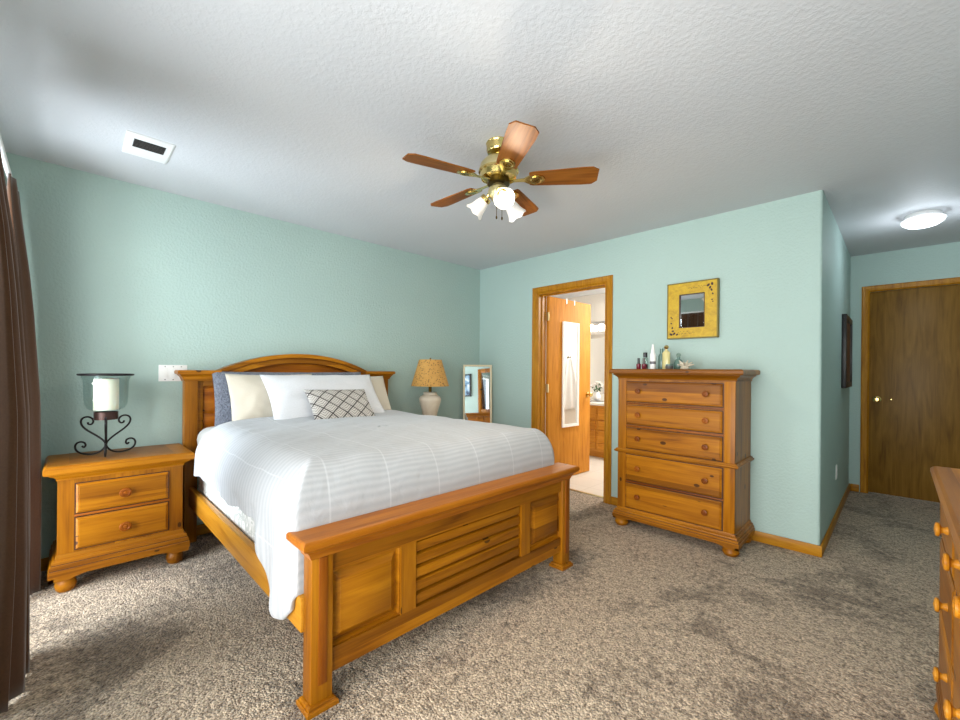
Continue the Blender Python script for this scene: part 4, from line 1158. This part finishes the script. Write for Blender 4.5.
bottle('perfume_bottle', 'clear square bottle with black cap behind the red polish', 2.135, -0.21, [(0.0, 0.0), (0.022, 0.0), (0.023, 0.003), (0.023, 0.088), (0.010, 0.098), (0.0, 0.098)], M['bottle_glass'],
       [('liquid', [(0.0, 0.004), (0.019, 0.004), (0.019, 0.040), (0.0, 0.040)], M['red_polish']), ('cap', [(0.0, 0.097), (0.016, 0.097), (0.016, 0.136), (0.0, 0.137)], M['black_cap'])])
bottle('nail_polish', 'short dark red polish bottle with black cap, right of the other one', 2.165, -0.30, np1, M['red_polish'], [('cap', [(0.0, 0.045), (0.010, 0.045), (0.009, 0.088), (0.0, 0.089)], M['louver'])])
bottle('spray_bottle', 'slim white bottle with tapered cap, tallest on the chest', 2.222, -0.27, [(0.0, 0.0), (0.021, 0.0), (0.022, 0.003), (0.022, 0.115), (0.018, 0.128), (0.0, 0.130)], M['white_gloss'],
       [('cap', [(0.0, 0.128), (0.016, 0.128), (0.012, 0.165), (0.008, 0.196), (0.0, 0.199)], M['white_gloss']), ('paper_band', [(0.0221, 0.04), (0.0224, 0.04), (0.0224, 0.062), (0.0221, 0.062)], M['label'])])
bottle('lotion_bottle', 'smoky green bottle just behind the white one', 2.262, -0.20, [(0.0, 0.0), (0.024, 0.0), (0.025, 0.004), (0.025, 0.105), (0.014, 0.125), (0.0, 0.126)], M['green_glass'],
       [('cap', [(0.0, 0.125), (0.013, 0.125), (0.013, 0.165), (0.0, 0.166)], M['green_glass'])])
bottle('perfume_bottle', 'tall pale gold perfume bottle with round stopper', 2.318, -0.25, [(0.0, 0.0), (0.028, 0.0), (0.029, 0.004), (0.029, 0.128), (0.020, 0.140), (0.011, 0.144), (0.011, 0.156), (0.0, 0.156)], M['gold_juice'],
       [('stopper', [(0.0, 0.155), (0.012, 0.158), (0.018, 0.170), (0.013, 0.184), (0.0, 0.188)], M['brass'])], sx=1.0, sy=0.6)
bottle('perfume_bottle', 'clear grey glass bottle with glass stopper right of the gold perfume', 2.392, -0.20, [(0.0, 0.0), (0.030, 0.0), (0.034, 0.010), (0.034, 0.045), (0.026, 0.070), (0.012, 0.082), (0.011, 0.098), (0.0, 0.098)], M['green_glass'],
       [('stopper', [(0.0, 0.097), (0.015, 0.100), (0.018, 0.112), (0.012, 0.124), (0.0, 0.126)], M['bottle_glass'])])
bottle('lotion_bottle', 'low dark grey jar between the gold perfume and the glass stopper bottle', 2.360, -0.30, [(0.0, 0.0), (0.026, 0.0), (0.028, 0.004), (0.028, 0.026), (0.024, 0.030), (0.0, 0.030)], M['louver'],
       [('lid', [(0.0, 0.029), (0.025, 0.029), (0.025, 0.038), (0.0, 0.039)], M['green_glass'])], cat='jar')
b = B()
for k in range(9):
    a = 2 * PI * k / 9
    el = R(24 + 16 * (k % 3))
    tip = Vector((math.cos(a) * math.cos(el), math.sin(a) * math.cos(el), math.sin(el))) * 0.072
    b.tube([(0, 0, 0.018), tip * 0.5 + Vector((0, 0, 0.016)), tip + Vector((0, 0, 0.008))], [0.013, 0.0085, 0.0025], 8)
b.lathe([(0.0, 0.0), (0.030, 0.0), (0.034, 0.008), (0.022, 0.022), (0.0, 0.026)], seg=20)
o = b.build('seashell', M['shell'], None, loc=(2.452, -0.24, ZC))
tag(o, 'spiky pale seashell at the right end of the row of bottles', 'seashell', 'toiletries on the chest of drawers')

# ================================================================ BATHROOM
dmr = thing('door_mirror', 'narrow white framed mirror hung over the open bathroom door', 'mirror', (0.918, 0.145, 0.012), R(-2.3))
y0, y1, z0, z1 = 0.240, 0.550, 0.575, 1.765
b = B().box(0.003, 0.020, y0, y0 + 0.03, z0, z1).box(0.003, 0.020, y1 - 0.03, y1, z0, z1).box(0.003, 0.020, y0 + 0.03, y1 - 0.03, z0, z0 + 0.03).box(0.003, 0.020, y0 + 0.03, y1 - 0.03, z1 - 0.03, z1)
b.build('frame', M['white_paint'], dmr)
B().box(0.006, 0.010, y0 + 0.03, y1 - 0.03, z0 + 0.03, z1 - 0.03).build('glass', M['silver'], dmr)
for y in (y0 + 0.08, y1 - 0.08):
    B().box(0.001, 0.003, y - 0.008, y + 0.008, 1.97, 2.028).box(-0.040, 0.003, y - 0.008, y + 0.008, 2.0215, 2.0245).box(-0.0425, -0.040, y - 0.008, y + 0.008, 1.99, 2.0245).build('hook', M['white_metal'], dmr)
va = thing('bathroom_vanity', 'oak bathroom vanity with drawers and white top, seen through the doorway', 'vanity', (0.60, 1.75, 0.004))
B().box(-0.55, 0.55, 0.06, 0.625, 0.0, 0.09).box(-0.55, 0.55, 0.0, 0.625, 0.09, 0.736).build('body', M['bath_wood'], va)
for x0_, x1_ in ((-0.52, -0.02), (0.02, 0.52)):
    for z0_, z1_ in ((0.54, 0.70), (0.40, 0.525), (0.22, 0.385), (0.12, 0.205)):
        B().loft('y', (x0_, x1_, z0_, z1_), [(0.01, 0.0), (-0.012, 0.0), (-0.018, -0.008)]).build('drawer', M['bath_wood'], va)
B().box(-0.57, 0.57, -0.025, 0.625, 0.737, 0.775, 0.006).box(-0.57, 0.57, 0.605, 0.625, 0.775, 0.86, 0.004).build('counter_top', M['counter'], va)
B().lathe([(0.21, 0.7755), (0.22, 0.782), (0.20, 0.783), (0.19, 0.7765), (0.21, 0.7755)], (-0.10, 0.28, 0), 40, sx=1.0, sy=0.75).build('sink', M['counter'], va)
fc = thing('faucet', 'chrome faucet at the back of the vanity sink', 'faucet', (0.52, 2.27, 0.780))
B().box(-0.08, 0.08, -0.025, 0.025, 0.0, 0.014, 0.005).tube([(0, 0, 0.01), (0, 0, 0.10), (0, -0.03, 0.135), (0, -0.09, 0.13), (0, -0.11, 0.10)], 0.012, 12).build('spout', M['chrome'], fc)
for x in (-0.06, 0.06):
    B().lathe([(0.0, 0.012), (0.014, 0.012), (0.012, 0.04), (0.022, 0.05), (0.018, 0.064), (0.0, 0.066)], (x, 0, 0), 16).build('handle', M['chrome'], fc)
fv = thing('flower_vase', 'small white vase of white flowers on the vanity', 'vase', (0.44, 2.03, 0.780))
B().lathe([(0.0, 0.0), (0.03, 0.0), (0.045, 0.03), (0.05, 0.07), (0.035, 0.11), (0.028, 0.13), (0.033, 0.14), (0.028, 0.14), (0.024, 0.128), (0.0, 0.12)], seg=24).build('vase', M['white_gloss'], fv)
rn = random.Random(5)
for k in range(6):
    a = 2 * PI * k / 6 + 0.3; r_ = 0.05 + 0.03 * (k % 2); h = 0.22 + 0.03 * (k % 3)
    tip = Vector((r_ * math.cos(a), r_ * math.sin(a), h))
    st = B().tube([(0, 0, 0.12), tip * 0.6 + Vector((0, 0, 0.07)), tip], 0.003, 6)
    for q in range(2):
        pth = tip * (0.55 + 0.2 * q)
        st.lathe([(0.0, -0.03), (0.012, -0.01), (0.010, 0.01), (0.0, 0.03)], (pth.x + rn.uniform(-.02, .02), pth.y + rn.uniform(-.02, .02), pth.z + 0.04), 8, Matrix.Rotation(rn.uniform(-1, 1), 4, 'X'), sx=1, sy=0.25)
    so = st.build('stem', M['leaf'], fv)
    bl = B()
    for q in range(6):
        aa = 2 * PI * q / 6
        bl.lathe([(0.0, -0.02), (0.012, -0.005), (0.013, 0.006), (0.0, 0.02)], (tip.x + 0.018 * math.cos(aa), tip.y + 0.018 * math.sin(aa), tip.z), 8, sx=1, sy=0.6)
    bl.build('blossom', M['petal'], so)
sd = thing('soap_dish', 'small dark soap dish at the front of the vanity top', 'soap dish', (0.42, 1.80, 0.7795))
B().lathe([(0.0, 0.0), (0.05, 0.0), (0.065, 0.012), (0.06, 0.012), (0.047, 0.005), (0.0, 0.005)], seg=28, sx=1, sy=0.7).build('dish', M['louver'], sd)
B().lathe([(0.0, 0.006), (0.034, 0.007), (0.038, 0.016), (0.030, 0.026), (0.0, 0.027)], seg=24, sx=1, sy=0.65).build('soap', M['petal'], sd)
vm = B().box(-0.53, 0.53, -0.006, -0.001, 0.0, 0.86).build('vanity_mirror', M['silver'], None, loc=(0.58, 2.38, 0.88))
tag(vm, 'large frameless wall mirror above the bathroom vanity', 'mirror')
lb = thing('vanity_light', 'white bathroom light bar with globe bulbs above the mirror', 'light fixture', (0.45, 2.38, 1.80))
B().box(-0.36, 0.36, -0.05, -0.001, 0.0, 0.20, 0.008).build('light_bar', M['chrome'], lb)
for i in range(4):
    x = -0.27 + 0.18 * i
    B().lathe([(0.0, 0.0), (0.028, 0.002), (0.055, 0.030), (0.06, 0.055), (0.045, 0.09), (0.0, 0.11)], (x, -0.05, 0.10), 24, Matrix.Rotation(PI / 2, 4, 'X')).build('bulb', M['bath_bulb'], lb)
tw = thing('bath_towel', 'white towel hanging from a hook, seen in the door mirror', 'towel', (1.95, 1.78, 1.42))
def towel_f(u, v):
    wdt = 0.03 + 0.19 * (1 - (1 - v) ** 1.8)
    x = (u - 0.5) * 2 * wdt
    return Vector((-0.035 - 0.03 * math.sin(u * 5 * PI) * (0.4 + 0.6 * v) * 0.7 - 0.02 * v, x, -v * 0.78))
to = B().grid(towel_f, 40, 24).build('towel_cloth', M['towel'], tw, smooth=180)
m = to.modifiers.new('thick', 'SOLIDIFY'); m.thickness = 0.008
B().tube([(0, 0, 0.01), (-0.05, 0, 0.01), (-0.06, 0, 0.03)], 0.006, 8).lathe([(0.0, 0.0), (0.02, 0.0), (0.02, 0.005), (0.0, 0.005)], (0, 0, 0.01), 16, Matrix.Rotation(-PI / 2, 4, 'Y')).build('towel_hook', M['dark_brass'], tw)
